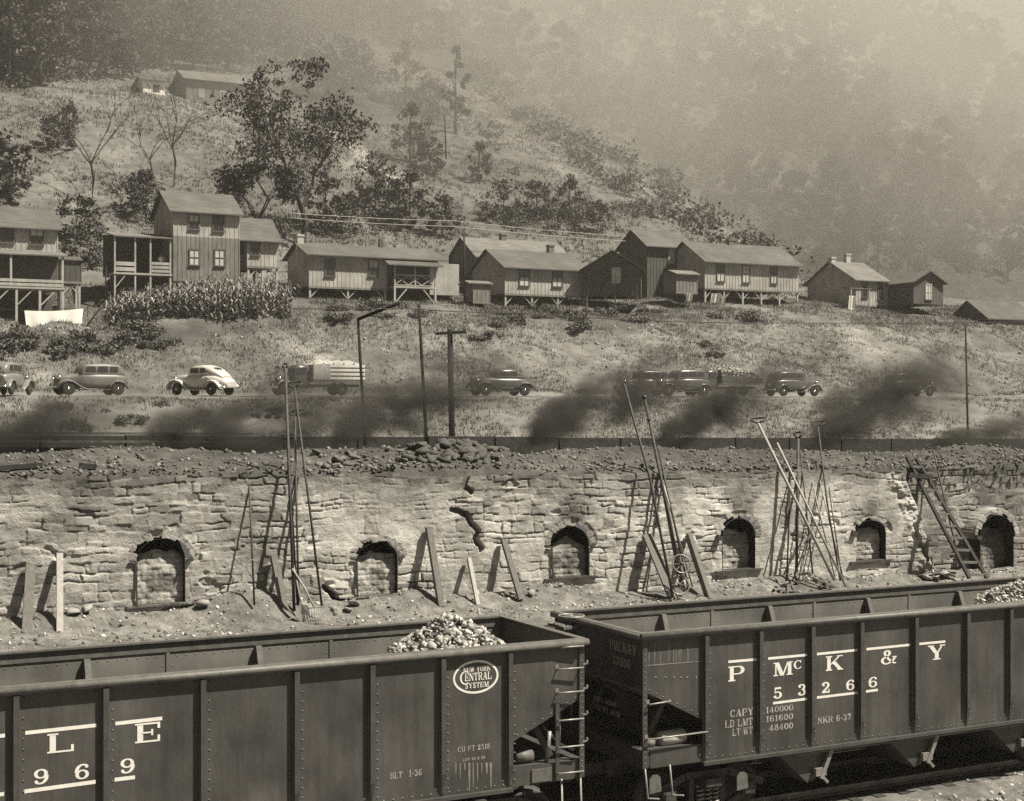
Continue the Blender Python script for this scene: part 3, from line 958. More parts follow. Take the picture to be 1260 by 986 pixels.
def letters(mb, text, x, z, h, y, wf=1.0, skew=0.0, gap=.06, axis='y', centre=False, widths=None):
    """flat painted letters on an upright sheet facing the camera; each stroke lies a hair above the last"""
    total = sum(G[c][0] * wf + gap for c in text) * h
    if centre:
        x = x - total / 2
    for c in text:
        w, pieces = G[c]
        for k, (t, p) in enumerate(pieces):
            dep = y - (.0035 + .0006 * k) * (1 if axis == 'y' else 1)
            def P(a, b):
                X_, Z_ = x + a * h * wf, z + b * h + skew * a * h
                return (X_, dep, Z_) if axis == 'y' else (dep, -X_, Z_)
            if t == 'p':
                mb.add([P(*q) for q in p], [list(range(len(p)))])
            else:
                vs, fs = [], []
                for (q, nrm, wd) in p:
                    vs += [P(q[0] + nrm[0] * wd / 2, q[1] + nrm[1] * wd / 2), P(q[0] - nrm[0] * wd / 2, q[1] - nrm[1] * wd / 2)]
                for i in range(len(p) - 1):
                    fs.append((2 * i, 2 * i + 1, 2 * i + 3, 2 * i + 2))
                mb.add(vs, fs)
        x += (w * wf + gap) * h
    return mb

# ================================================================== hopper cars
YN, ZT, ZB, WID = 21.55, 3.44, 1.15, 3.0

def rivets(mb, x, y, z, r=.013):
    mb.add([(x - r, y, z - r), (x + r, y, z - r), (x + r, y, z + r), (x - r, y, z + r), (x, y - r, z)],
           [(0, 1, 4), (1, 2, 4), (2, 3, 4), (3, 0, 4)])

def bogie(root, xc, name="truck"):
    """four-wheel truck: arch side frames, coil springs, journal boxes, wheels and axles"""
    mb = MB()
    for y in (.36, WID - .36):
        prof = [(-1.15, .62), (-.8, .66), (-.45, .84), (.45, .84), (.8, .66), (1.15, .62), (1.15, .44), (.8, .44), (.45, .28), (-.45, .28), (-.8, .44), (-1.15, .44)]
        hole = .3
        mb.bar((xc - 1.2, y, .57), (xc - .45, y, .84), .12, .12); mb.bar((xc - .47, y, .84), (xc + .47, y, .84), .12, .12)
        mb.bar((xc + .45, y, .84), (xc + 1.2, y, .57), .12, .12)
        mb.bar((xc - 1.0, y - .004, .5), (xc - .4, y - .004, .24), .11, .1); mb.bar((xc - .42, y - .004, .24), (xc + .42, y - .004, .24), .11, .1)
        mb.bar((xc + .4, y - .004, .24), (xc + 1.0, y - .004, .5), .11, .1)
        for sx in (-1, 1):
            mb.box(xc + sx * .33 - .05, xc + sx * .33 + .05, y - .05, y + .05, .27, .8)
    mb.box(xc - .16, xc + .16, .1, WID - .1, .66, .8)
    fr = mb.build(name, M['iron'], root)
    for y in (.30, WID - .30):
        for k in range(3):
            sp = MB()
            c = (xc - .16 + .16 * k, y)
            pts = [(c[0] + .062 * math.cos(t), c[1] + .062 * math.sin(t), .3 + .34 * t / (2 * math.pi * 4.5)) for t in np.linspace(0, 2 * math.pi * 4.5, 54)]
            sp.tube(pts, .02, 5)
            sp.build("coil_spring", M['iron_lt'], fr)
    for sx in (-1, 1):
        for y, side in ((.62, -1), (WID - .62, 1)):
            w = MB().lathe([(-.07, .05), (-.07, .14), (-.02, .30), (-.065, .34), (-.065, .415), (.03, .42), (.055, .455), (.075, .455), (.075, .05)], (xc + sx * .84, y, .5), (0, -side, 0), 28)
            w.build("wheel", M['iron_lt'] if False else M['iron'], fr)
            jb = MB().box(xc + sx * .84 - .13, xc + sx * .84 + .13, *sorted((y + side * .17, y + side * .40)), .40, .64)
            jb.box(xc + sx * .84 - .1, xc + sx * .84 + .1, *sorted((y + side * .40, y + side * .43)), .43, .61)
            jb.build("journal_box", M['iron'], fr)
        ax = MB().tube([(xc + sx * .84, .45, .5), (xc + sx * .84, WID - .45, .5)], .075, 10)
        ax.build("axle", M['iron'], fr)

def ladder_end(root, x, sx, rungs, far=False):
    """corner post with grab irons"""

def hopper(name, label, x0, x1, ribs, gussets, zl=0.0):
    root = empty(name, (x0, YN, 0), 0, label, "hopper car", "open hopper cars on the coke siding")
    L = x1 - x0
    rb = [r - x0 for r in ribs]
    ra, rz = rb[0], rb[-1]
    zi, zt = 1.85, 2.50                     # the cut under the slope sheet
    poly = [(0, zt), (ra, zi), (ra, ZB), (rz, ZB), (rz, zi), (L, zt), (L, ZT - .04), (0, ZT - .04)]
    for side in (0, 1):
        y = 0 if side == 0 else WID - .014
        mb = MB().prism(poly, .014, 'y', y)
        if side == 0:
            for r in rb:
                for dx in (-.105, .105):
                    for k in range(15):
                        rivets(mb, r + dx, -.0005, ZB + .12 + k * .145)
            n = int((rz - ra) / .16)
            for k in range(n):
                rivets(mb, ra + .06 + k * .16, -.0005, ZB + .055)
            for a, b in (((ra, zi), (0, zt)), ((rz, zi), (L, zt))):
                for k in range(1, 9):
                    t = k / 9
                    rivets(mb, a[0] + (b[0] - a[0]) * t, -.0005, a[1] + (b[1] - a[1]) * t + .06)
        else:
            k = 0
            x = .1
            while x < L:
                rivets(mb, x, y - .0005, ZT - .24, .012); x += .16
        o = mb.build("side_sheet", M['steel'] if side == 0 else M['steel_in'], root)
    # top chords: bulb angle outside, flat cap
    for y0, s in ((0, -1), (WID, 1)):
        mb = MB().tube([(-.06, y0 + s * .055, ZT - .035), (L + .06, y0 + s * .055, ZT - .035)], .058, 10)
        mb.box(-.05, L + .05, *sorted((y0 + s * .06, y0 - s * .075)), ZT - .006, ZT + .024)
        mb.box(-.02, L + .02, *sorted((y0 - s * .02, y0 - s * .034)), ZT - .17, ZT - .008)
        mb.build("top_chord", M['steel_top'], root)
    for xe, s in ((0, -1), (L, 1)):
        mb = MB().tube([(xe + s * .05, -.04, ZT - .036), (xe + s * .05, WID + .04, ZT - .036)], .052, 10)
        mb.box(*sorted((xe + s * .06, xe - s * .07)), .078, WID - .078, ZT - .003, ZT + .022)
        mb.build("top_chord", M['steel_top'], root)
        es = MB().prism([(.016, zt), (WID - .016, zt), (WID - .016, ZT - .045), (.016, ZT - .045)], .014, 'x', xe if s < 0 else xe - .014)
        eo = es.build("end_sheet", M['steel'], root)
        # slope sheet from the end down into the hopper
        q = 3.3
        sl = MB().prism([(xe, zt), (xe - s * q, 1.05), (xe - s * q, 1.03), (xe, zt - .02)], WID - .04, 'y', .02)
        sl.build("slope_sheet", M['steel_in'], root)
        # end sill, corner posts and the brake gear on the platform
        mb = MB().box(*sorted((xe, xe - s * .16)), .02, WID - .02, ZB + .02, ZB + .32)
        a, b = sorted((xe - s * .17, xe - s * (ra + .0)))
        mb.prism([(a, ZB), (b, ZB), (b, ZB + .30), (a, ZB + .33)], .02, 'y', .012)
        mb.prism([(a, ZB), (b, ZB), (b, ZB + .30), (a, ZB + .33)], .02, 'y', WID - .03)
        mb.box(a, b, .04, .3, ZB + .27, ZB + .30)
        mb.build("end_sill", M['steel_rib'], root)
        mb = MB().box(*sorted((xe + s * .004, xe - s * .09)), -.03, -.004, ZB + .02, ZT - .1)
        for k in range(22):
            rivets(mb, xe - s * .045, -.03, ZB + .1 + k * .097, .011)
        mb.build("corner_post", M['steel_rib'], root)
        mb = MB()
        mb.box(*sorted((xe + s * .004, xe - s * .09)), WID + .004, WID + .03, ZB + .02, ZT - .1)
        mb.build("corner_post", M['steel_rib'], root)
        mb = MB()
        mb.bar((xe - s * .35, .5, ZB + .3), (xe - s * .75, .5, zt - .35), .07, .1); mb.bar((xe - s * .35, WID - .5, ZB + .3), (xe - s * .75, WID - .5, zt - .35), .07, .1)
        mb.box(*sorted((xe - s * .75, xe - s * .85)), .3, WID - .3, 1.4, 1.62)
        mb.build("end_brace", M['steel_rib'], root)
    for r in rb:
        for y0, s in ((0, -1), (WID, 1)):
            z0, z1 = ZB + .05, ZT - .10
            pr = .085
            mb = MB()
            yy = sorted((y0 + s * .001, y0 + s * pr))
            mb.add([(r - .05, y0 + s * .001, z0), (r + .05, y0 + s * .001, z0), (r + .05, y0 + s * .001, z1), (r - .05, y0 + s * .001, z1),
                    (r - .012, y0 + s * .02, z0), (r + .012, y0 + s * .02, z0), (r + .04, y0 + s * pr, z0 + .32), (r - .04, y0 + s * pr, z0 + .32),
                    (r + .04, y0 + s * pr, z1), (r - .04, y0 + s * pr, z1)],
                   [(0, 1, 5, 4), (4, 5, 6, 7), (7, 6, 8, 9), (3, 2, 1, 0), (9, 8, 2, 3), (0, 4, 7, 9, 3), (1, 2, 8, 6, 5)])
            mb.build("side_rib", M['steel_rib'], root)
    # inside: floor, ridges, tapering stiffener plates on the far wall
    mb = MB().box(3.28, L - 3.28, .03, WID - .03, 1.02, 1.045)
    mb.build("hopper_floor", M['steel_in'], root)
    for g in gussets:
        x = g - x0
        gp = MB().prism([(WID - .02, ZT - .18), (WID - .10, ZT - .18), (WID - .85, 1.3), (WID - .02, 1.3)], .10, 'x', x)
        gp.build("stiffener_plate", M['steel_top'], root)
    for g in gussets:
        sm = g - x0 + (gussets[1] - gussets[0]) * .47
        if 0 < sm < L:
            mb = MB().box(sm, sm + .06, WID - .03, WID - .018, 1.4, ZT - .18)
            for k in range(12):
                rivets(mb, sm - .05, WID - .0155, 1.5 + k * .14, .012); rivets(mb, sm + .11, WID - .0155, 1.5 + k * .14, .012)
            mb.build("seam_strip", M['steel_in'], root)
    # underframe, drop-bottom chutes
    mb = MB().box(.1, L - .1, WID / 2 - .17, WID / 2 + .17, .72, 1.02)
    mb.bar((ra - .05, -.02, ZB - .03), (rz + .05, -.02, ZB - .03), .09, .06)
    mb.bar((ra - .05, WID + .02, ZB - .03), (rz + .05, WID + .02, ZB - .03), .09, .06)
    mb.build("underframe", M['steel_rib'], root)
    for f in (.30, .51, .72):
        xc = L * f
        mb = MB()
        for yy in (.12, WID / 2 + .25):
            mb.prism([(xc - .72, ZB - .06), (xc + .48, ZB - .06), (xc + .14, .52), (xc - .02, .48)], WID / 2 - .37, 'y', yy)
        ch = mb.build("hopper_chute", M['steel_rib'], root)
        ld = MB().box(xc + .10, xc + .34, .02, .1, .60, .74).bar((xc + .22, .05, .55), (xc + .46, .05, ZB - .1), .08, .08)
        ld.bar((xc + .2, .05, .64), (xc + .38, .05, .46), .05, .05)
        ld.build("door_latch", M['iron_lt'], ch)
    bogie(root, 1.55 + .0, "truck")
    bogie(root, L - 1.55, "truck")
    # couplers
    for xe, s in ((0, -1), (L, 1)):
        mb = MB().bar((xe - s * .3, WID / 2, .87), (xe + s * .42, WID / 2, .87), .16, .2)
        mb.box(*sorted((xe + s * .42, xe + s * .62)), WID / 2 - .17, WID / 2 + .14, .72, 1.02)
        mb.build("coupler", M['iron'], root)
        mb = MB().tube([(xe + s * .02, WID / 2 + .5, 1.0), (xe + s * .25, WID / 2 + .48, .68), (xe + s * .55, WID / 2 + .42, .62)], .03, 6)
        mb.build("air_hose", M['tyre'], root)
    return root, L

def grab(root, p0, p1, out=(0, -.07, 0), name="grab_iron", m='iron_lt'):
    a, b, o_ = Vector(p0), Vector(p1), Vector(out)
    mb = MB().tube([a, a + o_, b + o_, b], .016, 6)
    mb.add(*[[(a.x - .03, a.y - .004, a.z - .02), (a.x + .03, a.y - .004, a.z - .02), (a.x + .03, a.y - .004, a.z + .07), (a.x - .03, a.y - .004, a.z + .07)], [(0, 1, 2, 3)]])
    return mb.build(name, M[m], root)

# ---- the left car
ribsA = [1.08, 2.27, 3.50, 4.72, 6.12, 7.55, 8.77, 9.97, 11.16]
gA = [on_n(102, 810, YN + WID).x, on_n(313, 790, YN + WID).x]
gA = [2 * gA[0] - gA[1]] + gA
carA, LA = hopper("hopper_car", "dark hopper car lettered L E and 969 with a white oval emblem", -.28, 12.55, ribsA, gA)
XA = -.28
def LP(px, py, x0):
    p = on_n(px, py, YN)
    return p.x - x0, p.z

def stripe(mb, p0, p1, t, x0):
    a, b = LP(*p0, x0), LP(*p1, x0)
    mb.add([(a[0], -.004, a[1] - t / 2), (b[0], -.004, b[1] - t / 2), (b[0], -.004, b[1] + t / 2), (a[0], -.004, a[1] + t / 2)], [(0, 1, 2, 3)])

def word(px, py_base, py_top, text, x0, wf, mb, pxr=None, gap=.06):
    """text whose lower left corner is at a pixel of the car side"""
    a, b = LP(px, py_base, x0), LP(px, py_top, x0)
    h = b[1] - a[1]
    if pxr:
        c = LP(pxr, py_base, x0)
        tot = sum(G[ch][0] + gap for ch in text) - gap
        wf = ((c[0] - a[0]) / h - gap * (len(text) - 1)) / sum(G[ch][0] for ch in text)
    letters(mb, text, a[0], a[1], h, 0, wf, gap=gap)

mb = MB()
stripe(mb, (31, 902), (119, 892.5), .052, XA); stripe(mb, (142, 890.5), (199.5, 884), .052, XA); stripe(mb, (-70, 913.5), (6, 905), .052, XA)
stripe(mb, (30, 974), (118, 962), .055, XA); stripe(mb, (141, 959.5), (166, 956.5), .055, XA); stripe(mb, (-70, 987), (5, 977), .055, XA)
mb.build("white_bar", M['white'], carA)
mb = MB()
word(58, 927.5, 903.5, "L", XA, 1, mb, 93); word(166, 915, 891, "E", XA, 1, mb, 199)
word(-40, 940, 916, "&", XA, 1, mb, -8)
word(40, 966.5, 947.5, "9", XA, 1, mb, 60.5); word(91, 960, 941, "6", XA, 1, mb, 111); word(146.5, 953, 934.5, "9", XA, 1, mb, 166.5)
word(-30, 975, 956, "4", XA, 1, mb, -10)
mb.build("painted_lettering", M['white'], carA)
mb = MB()
word(480, 959, 951, "BLT", XA, 1, mb, 495); word(503, 956, 948, "1-36", XA, 1, mb, 519)
word(563, 926, 919.5, "CU FT 2518", XA, 1, mb, 603)
word(569, 937, 933.5, "LOT 25 6 36", XA, 1, mb, 597)
mb.build("small_lettering", M['faded'], carA)
mb = MB()
word(565, 808.5, 802.5, "LOT 522-H", XA, 1, mb, 606)
mb.build("sooty_lettering", M['ghost'], carA)
# the oval emblem
c0 = LP(585.5, 833, XA)
ew, eh = (LP(613.5, 830, XA)[0] - LP(557.5, 836, XA)[0]) / 2, (LP(585, 812.5, XA)[1] - LP(585, 853.5, XA)[1]) / 2
mb = MB()
vs, fs = [], []
for k in range(48):
    t = 2 * math.pi * k / 48
    vs += [(c0[0] + ew * math.cos(t), -.004, c0[1] + eh * math.sin(t)), (c0[0] + (ew - .035) * math.cos(t), -.004, c0[1] + (eh - .035) * math.sin(t))]
    q = (k + 1) % 48
    fs.append((2 * k, 2 * q, 2 * q + 1, 2 * k + 1))
mb.add(vs, fs)
letters(mb, "NEW YORK", c0[0] + .02, c0[1] + .082, .084, 0, .70, centre=True, gap=.05)
letters(mb, "SYSTEM", c0[0] + .02, c0[1] - .172, .084, 0, .86, centre=True, gap=.05)
letters(mb, "ENTRAL", c0[0] + .045, c0[1] - .055, .122, 0, .66, centre=True, gap=.03)
mb2 = [rib(arc(0, 0, .085, .10, 55, 305, 20), .03, .018)]
for (q, nrm, wd) in ():
    pass
vs, fs = [], []
for (q, nrm, wd) in mb2[0][1]:
    bx, bz = c0[0] - .185, c0[1] + .0
    vs += [(bx + q[0] + nrm[0] * wd / 2, -.0075, bz + q[1] + nrm[1] * wd / 2), (bx + q[0] - nrm[0] * wd / 2, -.0075, bz + q[1] - nrm[1] * wd / 2)]
for i in range(len(mb2[0][1]) - 1):
    fs.append((2 * i, 2 * i + 1, 2 * i + 3, 2 * i + 2))
mb.add(vs, fs)
mb.build("oval_emblem", M['white'], carA)
# dusty wash below the small lettering
mb = MB()
rw_ = random.Random(4)
for k in range(9):
    x, z = LP(560 + k * 5.3, 938, XA)
    l = rw_.uniform(.12, .5)
    w = rw_.uniform(.02, .05)
    mb.add([(x, -.003, z), (x + w, -.003, z - .02), (x + w * .7, -.003, z - l), (x + w * .3, -.003, z - l * .9)], [(0, 1, 2, 3)])
mb.build("lime_streak", M['dust'], carA)
# ladder on the right corner
for py in (796, 823, 852, 886, 919, 951):
    a, b = LP(685 if py > 800 else 688, py, XA), LP(714, py - 3 if py < 955 else py, XA)
    grab(carA, (a[0], -.006, a[1]), (b[0], -.035, a[1]), (0, -.08, 0), "ladder_rung")
mb = MB()
a, b = LP(685, 865, XA), LP(685, 958, XA)
mb.box(a[0] - .035, a[0] + .035, -.032, -.016, b[1], a[1])
mb.build("ladder_stile", M['steel_rib'], carA)
for py in (818, 848, 880, 913):
    a = LP(714, py, XA)
    mb = MB().bar((a[0] + .03, -.03, a[1]), (a[0] + .11, -.05, a[1] + .03), .03, .03).bar((a[0] + .11, -.05, a[1] + .03), (a[0] + .1, -.05, a[1] + .07), .025, .025)
    mb.build("rung_bolt", M['iron_lt'], carA)
mb = MB()
for px in (692, 695.5):
    a, b = LP(px, 872, XA), LP(px, 922, XA)
    mb.tube([(a[0], .18, a[1]), (b[0], .18, b[1])], .014, 6)
mb.build("brake_rod", M['iron_lt'], carA)
mb = MB().tube([(LA - .62, .28, 2.02), (LA - .35, .2, 1.72), (LA - .12, .1, 1.6)], .02, 6)
mb.tube([(LA - .62, .14, 1.45), (LA - .56, .14, 1.95)], .035, 6)
mb.build("brake_lever", M['iron_lt'], carA)
mb = MB().lathe([(-.16, .02), (-.16, .1), (.16, .1), (.16, .02)], (LA - 1.0, .25, 1.56), (1, 0, 0), 14)
mb.build("brake_cylinder", M['steel_top'], carA)
mb = MB().box(LA - .97, LA - .6, -.012, .012, ZB + .03, ZB + .24)
mb.build("sill_plate", M['steel_top'], carA)
for xx in (LA - .06, LA - .42):
    MB().tube([(xx, -.01, ZB + .03), (xx + .02, -.01, .62), (xx + (.0 if xx < LA - .1 else -.02), -.01, .42)], .018, 6).build("sill_step", M['iron_lt'], carA)

# ---- the right car
ribsB = [14.98, 16.14, 17.29, 18.42, 19.73, 21.03, 22.15, 23.32, 24.48]
gB = [on_n(942, 750, YN + WID).x, on_n(1063, 742, YN + WID).x]
gB = [2 * gB[0] - gB[1]] + gB + [2 * gB[1] - gB[0]]
gB = [g for g in gB if g > 14.5]
XB = 13.70
carB, LB = hopper("hopper_car", "dark steel hopper car lettered P Mc K & Y with the number 53266 on its side", XB, 25.8, ribsB, gB)
mb = MB()
for a, b in (((896, 814.5), (931, 811.5)), ((945, 810.5), (993, 806)), ((1005, 805), (1055, 800)), ((1066, 799), (1120, 793.5)), ((1131, 792.5), (1163, 789.5)),
             ((951, 865.5), (993, 860)), ((1005, 858.5), (1055, 852.5)), ((1065.5, 851), (1080, 849))):
    stripe(mb, a, b, .045, XB)
mb.build("white_bar", M['white'], carB)
mb = MB()
word(896, 839, 820.5, "P", XB, 1, mb, 917); word(951, 832.5, 816, "M", XB, 1, mb, 976); word(976, 824, 813, "C", XB, 1, mb, 987)
word(1016, 826, 808, "K", XB, 1, mb, 1038); word(1083, 818.5, 801, "&", XB, 1, mb, 1104); word(1141, 813, 795, "Y", XB, 1, mb, 1163)
word(951, 860.5, 846.5, "5", XB, 1, mb, 963); word(981, 856.5, 842.5, "3", XB, 1, mb, 992.5); word(1010, 853.5, 840, "2", XB, 1, mb, 1022)
word(1040.5, 850, 837, "6", XB, 1, mb, 1052); word(1068, 846.5, 833.5, "6", XB, 1, mb, 1080)
mb.build("painted_lettering", M['white'], carB)
mb = MB()
word(898, 883, 874, "CAPY", XB, 1, mb, 927); word(942, 878, 870.5, "140000", XB, 1, mb, 976)
word(892, 896, 887, "LD LMT", XB, 1, mb, 926); word(942, 889, 881.5, "161600", XB, 1, mb, 976)
word(901, 906, 897, "LT WT", XB, 1, mb, 926); word(946, 900, 892.5, "48400", XB, 1, mb, 976)
word(1006, 891, 883, "NKR 6-37", XB, 1, mb, 1047)
mb.build("small_lettering", M['faded'], carB)
# faint lettering on the shaded left end
mb = MB()
letters(mb, "PMCK&Y", -1.05, 3.05, .17, 0, .8, axis='x')
letters(mb, "53266", -.95, 2.8, .15, 0, .9, axis='x')
letters(mb, "CAPY 140000", -1.6, 2.05, .09, 0, .9, axis='x')
letters(mb, "LT WT 48400", -1.5, 1.9, .09, 0, .9, axis='x')
eo = mb.build("end_lettering", M['faded'], carB)
# a pale wash of lime along the seam of the end panel
mb = MB()
rw_ = random.Random(9)
a, b = LP(795, 820, XB), LP(866, 814, XB)
mb.add([(a[0], -.0035, a[1]), (b[0], -.0035, b[1]), (b[0], -.0035, b[1] + .018), (a[0], -.0035, a[1] + .02)], [(0, 1, 2, 3)])
for k in range(12):
    x = a[0] + (b[0] - a[0]) * rw_.random(); z = a[1] + .03
    l = rw_.uniform(.15, .42)
    mb.add([(x, -.003, z), (x + .012, -.003, z), (x + .02, -.003, z + l), (x + .004, -.003, z + l)], [(0, 1, 2, 3)])
mb.build("lime_streak", M['dust'], carB)
mb = MB()
for k in range(7):
    x, z = LP(798 + k * 10 + rw_.uniform(-3, 3), 834, XB); rivets(mb, x, -.0005, z, .014)
mb.build("rivet_row", M['rivet'], carB)
for (pa, pb) in (((796, 866), (822, 862)), ((794, 909), (868, 899.5))):
    a, b = LP(*pa, XB), LP(*pb, XB)
    grab(carB, (a[0], -.03, a[1]), (b[0], -.006, b[1]), (0, -.07, 0), "grab_iron")
c = LP(840, 911, XB)
MB().lathe([(-.30, .03), (-.30, .1), (-.27, .13), (.2, .13), (.23, .1), (.23, .03)], (c[0], .3, c[1] + .0), (1, 0, .04), 18).build("brake_cylinder", mat("dusty_cylinder", .34, .5, 7, .7), carB)
MB().lathe([(-.1, .02), (-.1, .09), (.08, .09), (.12, .02)], (c[0] - .5, .3, c[1] - .04), (1, 0, 0), 12).build("brake_valve", M['iron_lt'], carB)
MB().tube([(c[0] - .42, .3, c[1] - .03), (c[0] - .3, .3, c[1])], .03, 6).build("air_pipe", M['iron_lt'], carB)
for px, py in ((806, 966), (913, 962)):
    a = LP(px, py, XB)
    MB().add([(a[0] - .12, -.02, a[1] - .14), (a[0] + .12, -.02, a[1] - .12), (a[0] + .1, -.02, a[1] + .12), (a[0] + .04, -.02, a[1] + .17), (a[0] - .06, -.02, a[1] + .17), (a[0] - .12, -.02, a[1] + .1),
              (a[0] - .12, .0, a[1] - .14), (a[0] + .12, .0, a[1] - .12), (a[0] + .1, .0, a[1] + .12), (a[0] + .04, .0, a[1] + .17), (a[0] - .06, .0, a[1] + .17), (a[0] - .12, .0, a[1] + .1)],
             [(0, 1, 2, 3, 4, 5), (11, 10, 9, 8, 7, 6)] + [(i, i + 6, (i + 1) % 6 + 6, (i + 1) % 6) for i in range(6)]).build("journal_lid", M['steel_top'], carB)
for xx in (.05, .55):
    MB().tube([(xx, -.01, ZB + .03), (xx + .05, -.02, .66), (xx + .28, -.02, .62)], .018, 6).build("sill_step", M['iron_lt'], carB)
# hand-brake wheel and platform at the far left corner of this car
bw = MB()
hc = on_n(703, 758, YN + 2.35) - Vector((XB, YN, 0))
pts = [(hc.x + .23 * math.cos(t), hc.y + .23 * math.sin(t), hc.z) for t in np.linspace(0, 2 * math.pi, 25)]
bw.tube(pts, .02, 6, caps=False)
for k in range(3):
    t = k * math.pi / 3
    bw.bar((hc.x - .23 * math.cos(t), hc.y - .23 * math.sin(t), hc.z), (hc.x + .23 * math.cos(t), hc.y + .23 * math.sin(t), hc.z), .03, .02)
bw.tube([(hc.x, hc.y, hc.z + .02), (hc.x, hc.y, 1.3)], .022, 6)
bw.build("brake_wheel", M['iron_lt'], carB)
MB().box(hc.x - .3, -.02, hc.y - .25, hc.y + .35, 3.26, 3.31).build("brake_platform", M['wood_dk'], carB)

# ---- coke in the cars
def coke_pile(name, label, cx, cy, zb, rx, ry, h, seed):
    r = np.random.default_rng(seed)
    n = 900
    a = r.uniform(0, 6.28, n); q = np.sqrt(r.random(n))
    hh = h * (1 - q ** 1.3) * (1 + .15 * np.sin(a * 3 + seed))
    p = np.stack([cx + rx * q * np.cos(a), cy + ry * q * np.sin(a), zb + hh], 1)
    n2 = 500
    a2 = r.uniform(0, 6.28, n2); q2 = np.sqrt(r.random(n2)) * 1.45
    p2 = np.stack([cx + rx * q2 * np.cos(a2), np.clip(cy + ry * q2 * np.sin(a2), YN + .1, YN + WID - .1), zb - .2 - (q2 - 1) * .7 + 0 * a2], 1)
    s = np.concatenate([.028 + .075 * r.random(n) ** 2, .03 + .07 * r.random(n2) ** 2])
    vv, ff = scatter(rock_variants(6, seed + 50, .85), np.concatenate([p, p2]), s, seed)
    core = MB()
    rings = []
    for k in range(9):
        t = k / 8
        rings.append([Vector((cx + rx * (1.4 - 1.38 * t) * math.cos(b), min(max(cy + ry * (1.4 - 1.38 * t) * math.sin(b), YN + .06), YN + WID - .06), zb - .75 + (h + .62) * t)) for b in np.linspace(0, 6.2832, 25)[:-1]])
    core.loft(rings)
    o = core.build(name, M['coke'])
    q_ = np_mesh("coke_lump", vv, ff, M['coke'], o)
    tag(q_, kind='stuff')
    return tag(o, label, "coke", "coke loads in the hopper cars")
pk = on_n(566, 790, YN + 1.3)
coke_pile("coke_pile", "heap of pale coke lumps showing above the side of the left hopper car", pk.x - .12, YN + 1.5, 3.2, 1.0, 1.0, .52, 3)
pk = on_n(1252, 735, YN + 1.5)
coke_pile("coke_pile", "heap of coke lumps in the right hopper car at the edge of the picture", pk.x + .5, YN + 1.5, 3.2, 1.4, 1.05, .42, 6)

# ---- track under the cars
mb = MB()
for y in (YN + WID / 2 - .755, YN + WID / 2 + .755):
    mb.prism([(y - .07, 0), (y + .07, 0), (y + .07, .02), (y + .012, .04), (y + .012, .1), (y + .036, .11), (y + .036, .145), (y - .036, .145), (y - .036, .11), (y - .012, .1), (y - .012, .04), (y - .07, .02)], 180, 'x', -60)
tr = mb.build("rails", M['rail'])
tag(tr, kind='structure')
mb = MB()
for k in range(-20, 150):
    x = k * .58
    mb.box(x - .11, x + .11, YN + WID / 2 - 1.3, YN + WID / 2 + 1.3, -.18, -.008)
tag(mb.build("railway_ties", M['wood_black']), kind='structure')
# ================================================================== tools leaning on the oven wall
def rod(name, label, foot, top, nf=27.55, nt=28.75, r=.022, m='iron', loop=None, mid=None, cat="iron rod", group=None, ball=False):
    a, b = on_n(*foot, nf), on_n(*top, nt)
    a.z = min(a.z, float(wharf_z(a.x, a.y)) + .25); a.z = max(a.z, float(wharf_z(a.x, a.y)) + .01)
    root = empty(name, a, 0, label, cat, group)
    pts = [Vector((0, 0, 0)), b - a]
    if mid:
        c = on_n(*mid, nf + (nt - nf) * .5)
        pts = [pts[0], c - a, pts[1]]
    MB().tube(pts, r, 7).build("shaft", M[m], root)
    q = pts[-1]
    if loop:
        w, dz = loop
        d = Vector((math.cos(ANG), -math.sin(ANG), 0))
        l = [q, q - d * w * .5 + Vector((0, 0, dz)), q - d * w * .42 + Vector((.02, .07, dz + .05)), q + d * w * .42 + Vector((.02, .07, dz + .07)), q + d * w * .5 + Vector((0, 0, dz + .02)), q]
        MB().tube(l, r * .75, 6).build("handle", M['iron'], root)
    if ball:
        MB().sphere(q, .06).sphere(pts[0].lerp(pts[1], .88), .05).build("knob", M['iron'], root)
    return root

GL = "tall rods leaning left of the second oven mouth"
GC = "rods leaning between the third and fourth oven mouths"
GR = "rods leaning between the fourth and fifth oven mouths"
rod("scraper_rod", "tall dark pole reaching highest of the left rods with a small hook at its tip", (362, 752), (351, 453), r=.032, loop=(.1, .02), group=GL)
rod("scraper_rod", "long iron scraper with a D handle whose foot stands farthest right of the left rods", (396, 741), (362.5, 477), nf=27.6, r=.024, loop=(.32, .05), group=GL)
rod("scraper_rod", "iron scraper with a D handle level with the smoke, upright between two taller rods", (367.5, 750), (362.5, 512), nf=27.7, r=.022, loop=(.3, .05), group=GL)
rod("scraper_rod", "iron scraper with the lowest D handle of the left rods", (366, 745), (354, 541), nf=27.8, r=.022, loop=(.3, .03), group=GL)
rod("scraper_rod", "lone iron scraper with a small ring handle leaning right of the first oven mouth", (313, 745), (306, 583), nf=27.75, nt=28.5, r=.02, loop=(.2, .03))
rod("scraper_rod", "bare iron bar standing highest and leftmost of the middle rods", (828, 735), (768, 473), nf=27.3, nt=28.9, r=.03, mid=(800, 590), group=GC)
rod("scraper_rod", "iron bar with a round knob at its tip among the middle rods", (842, 728), (793, 489), nf=27.4, nt=28.85, r=.034, group=GC, ball=True)
rod("scraper_rod", "iron bar just left in the tight bundle of middle rods", (838, 726), (805, 545), nf=27.5, nt=28.6, r=.026, group=GC)
rod("scraper_rod", "iron bar just right in the tight bundle of middle rods", (847, 724), (810, 552), nf=27.5, nt=28.6, r=.024, group=GC)
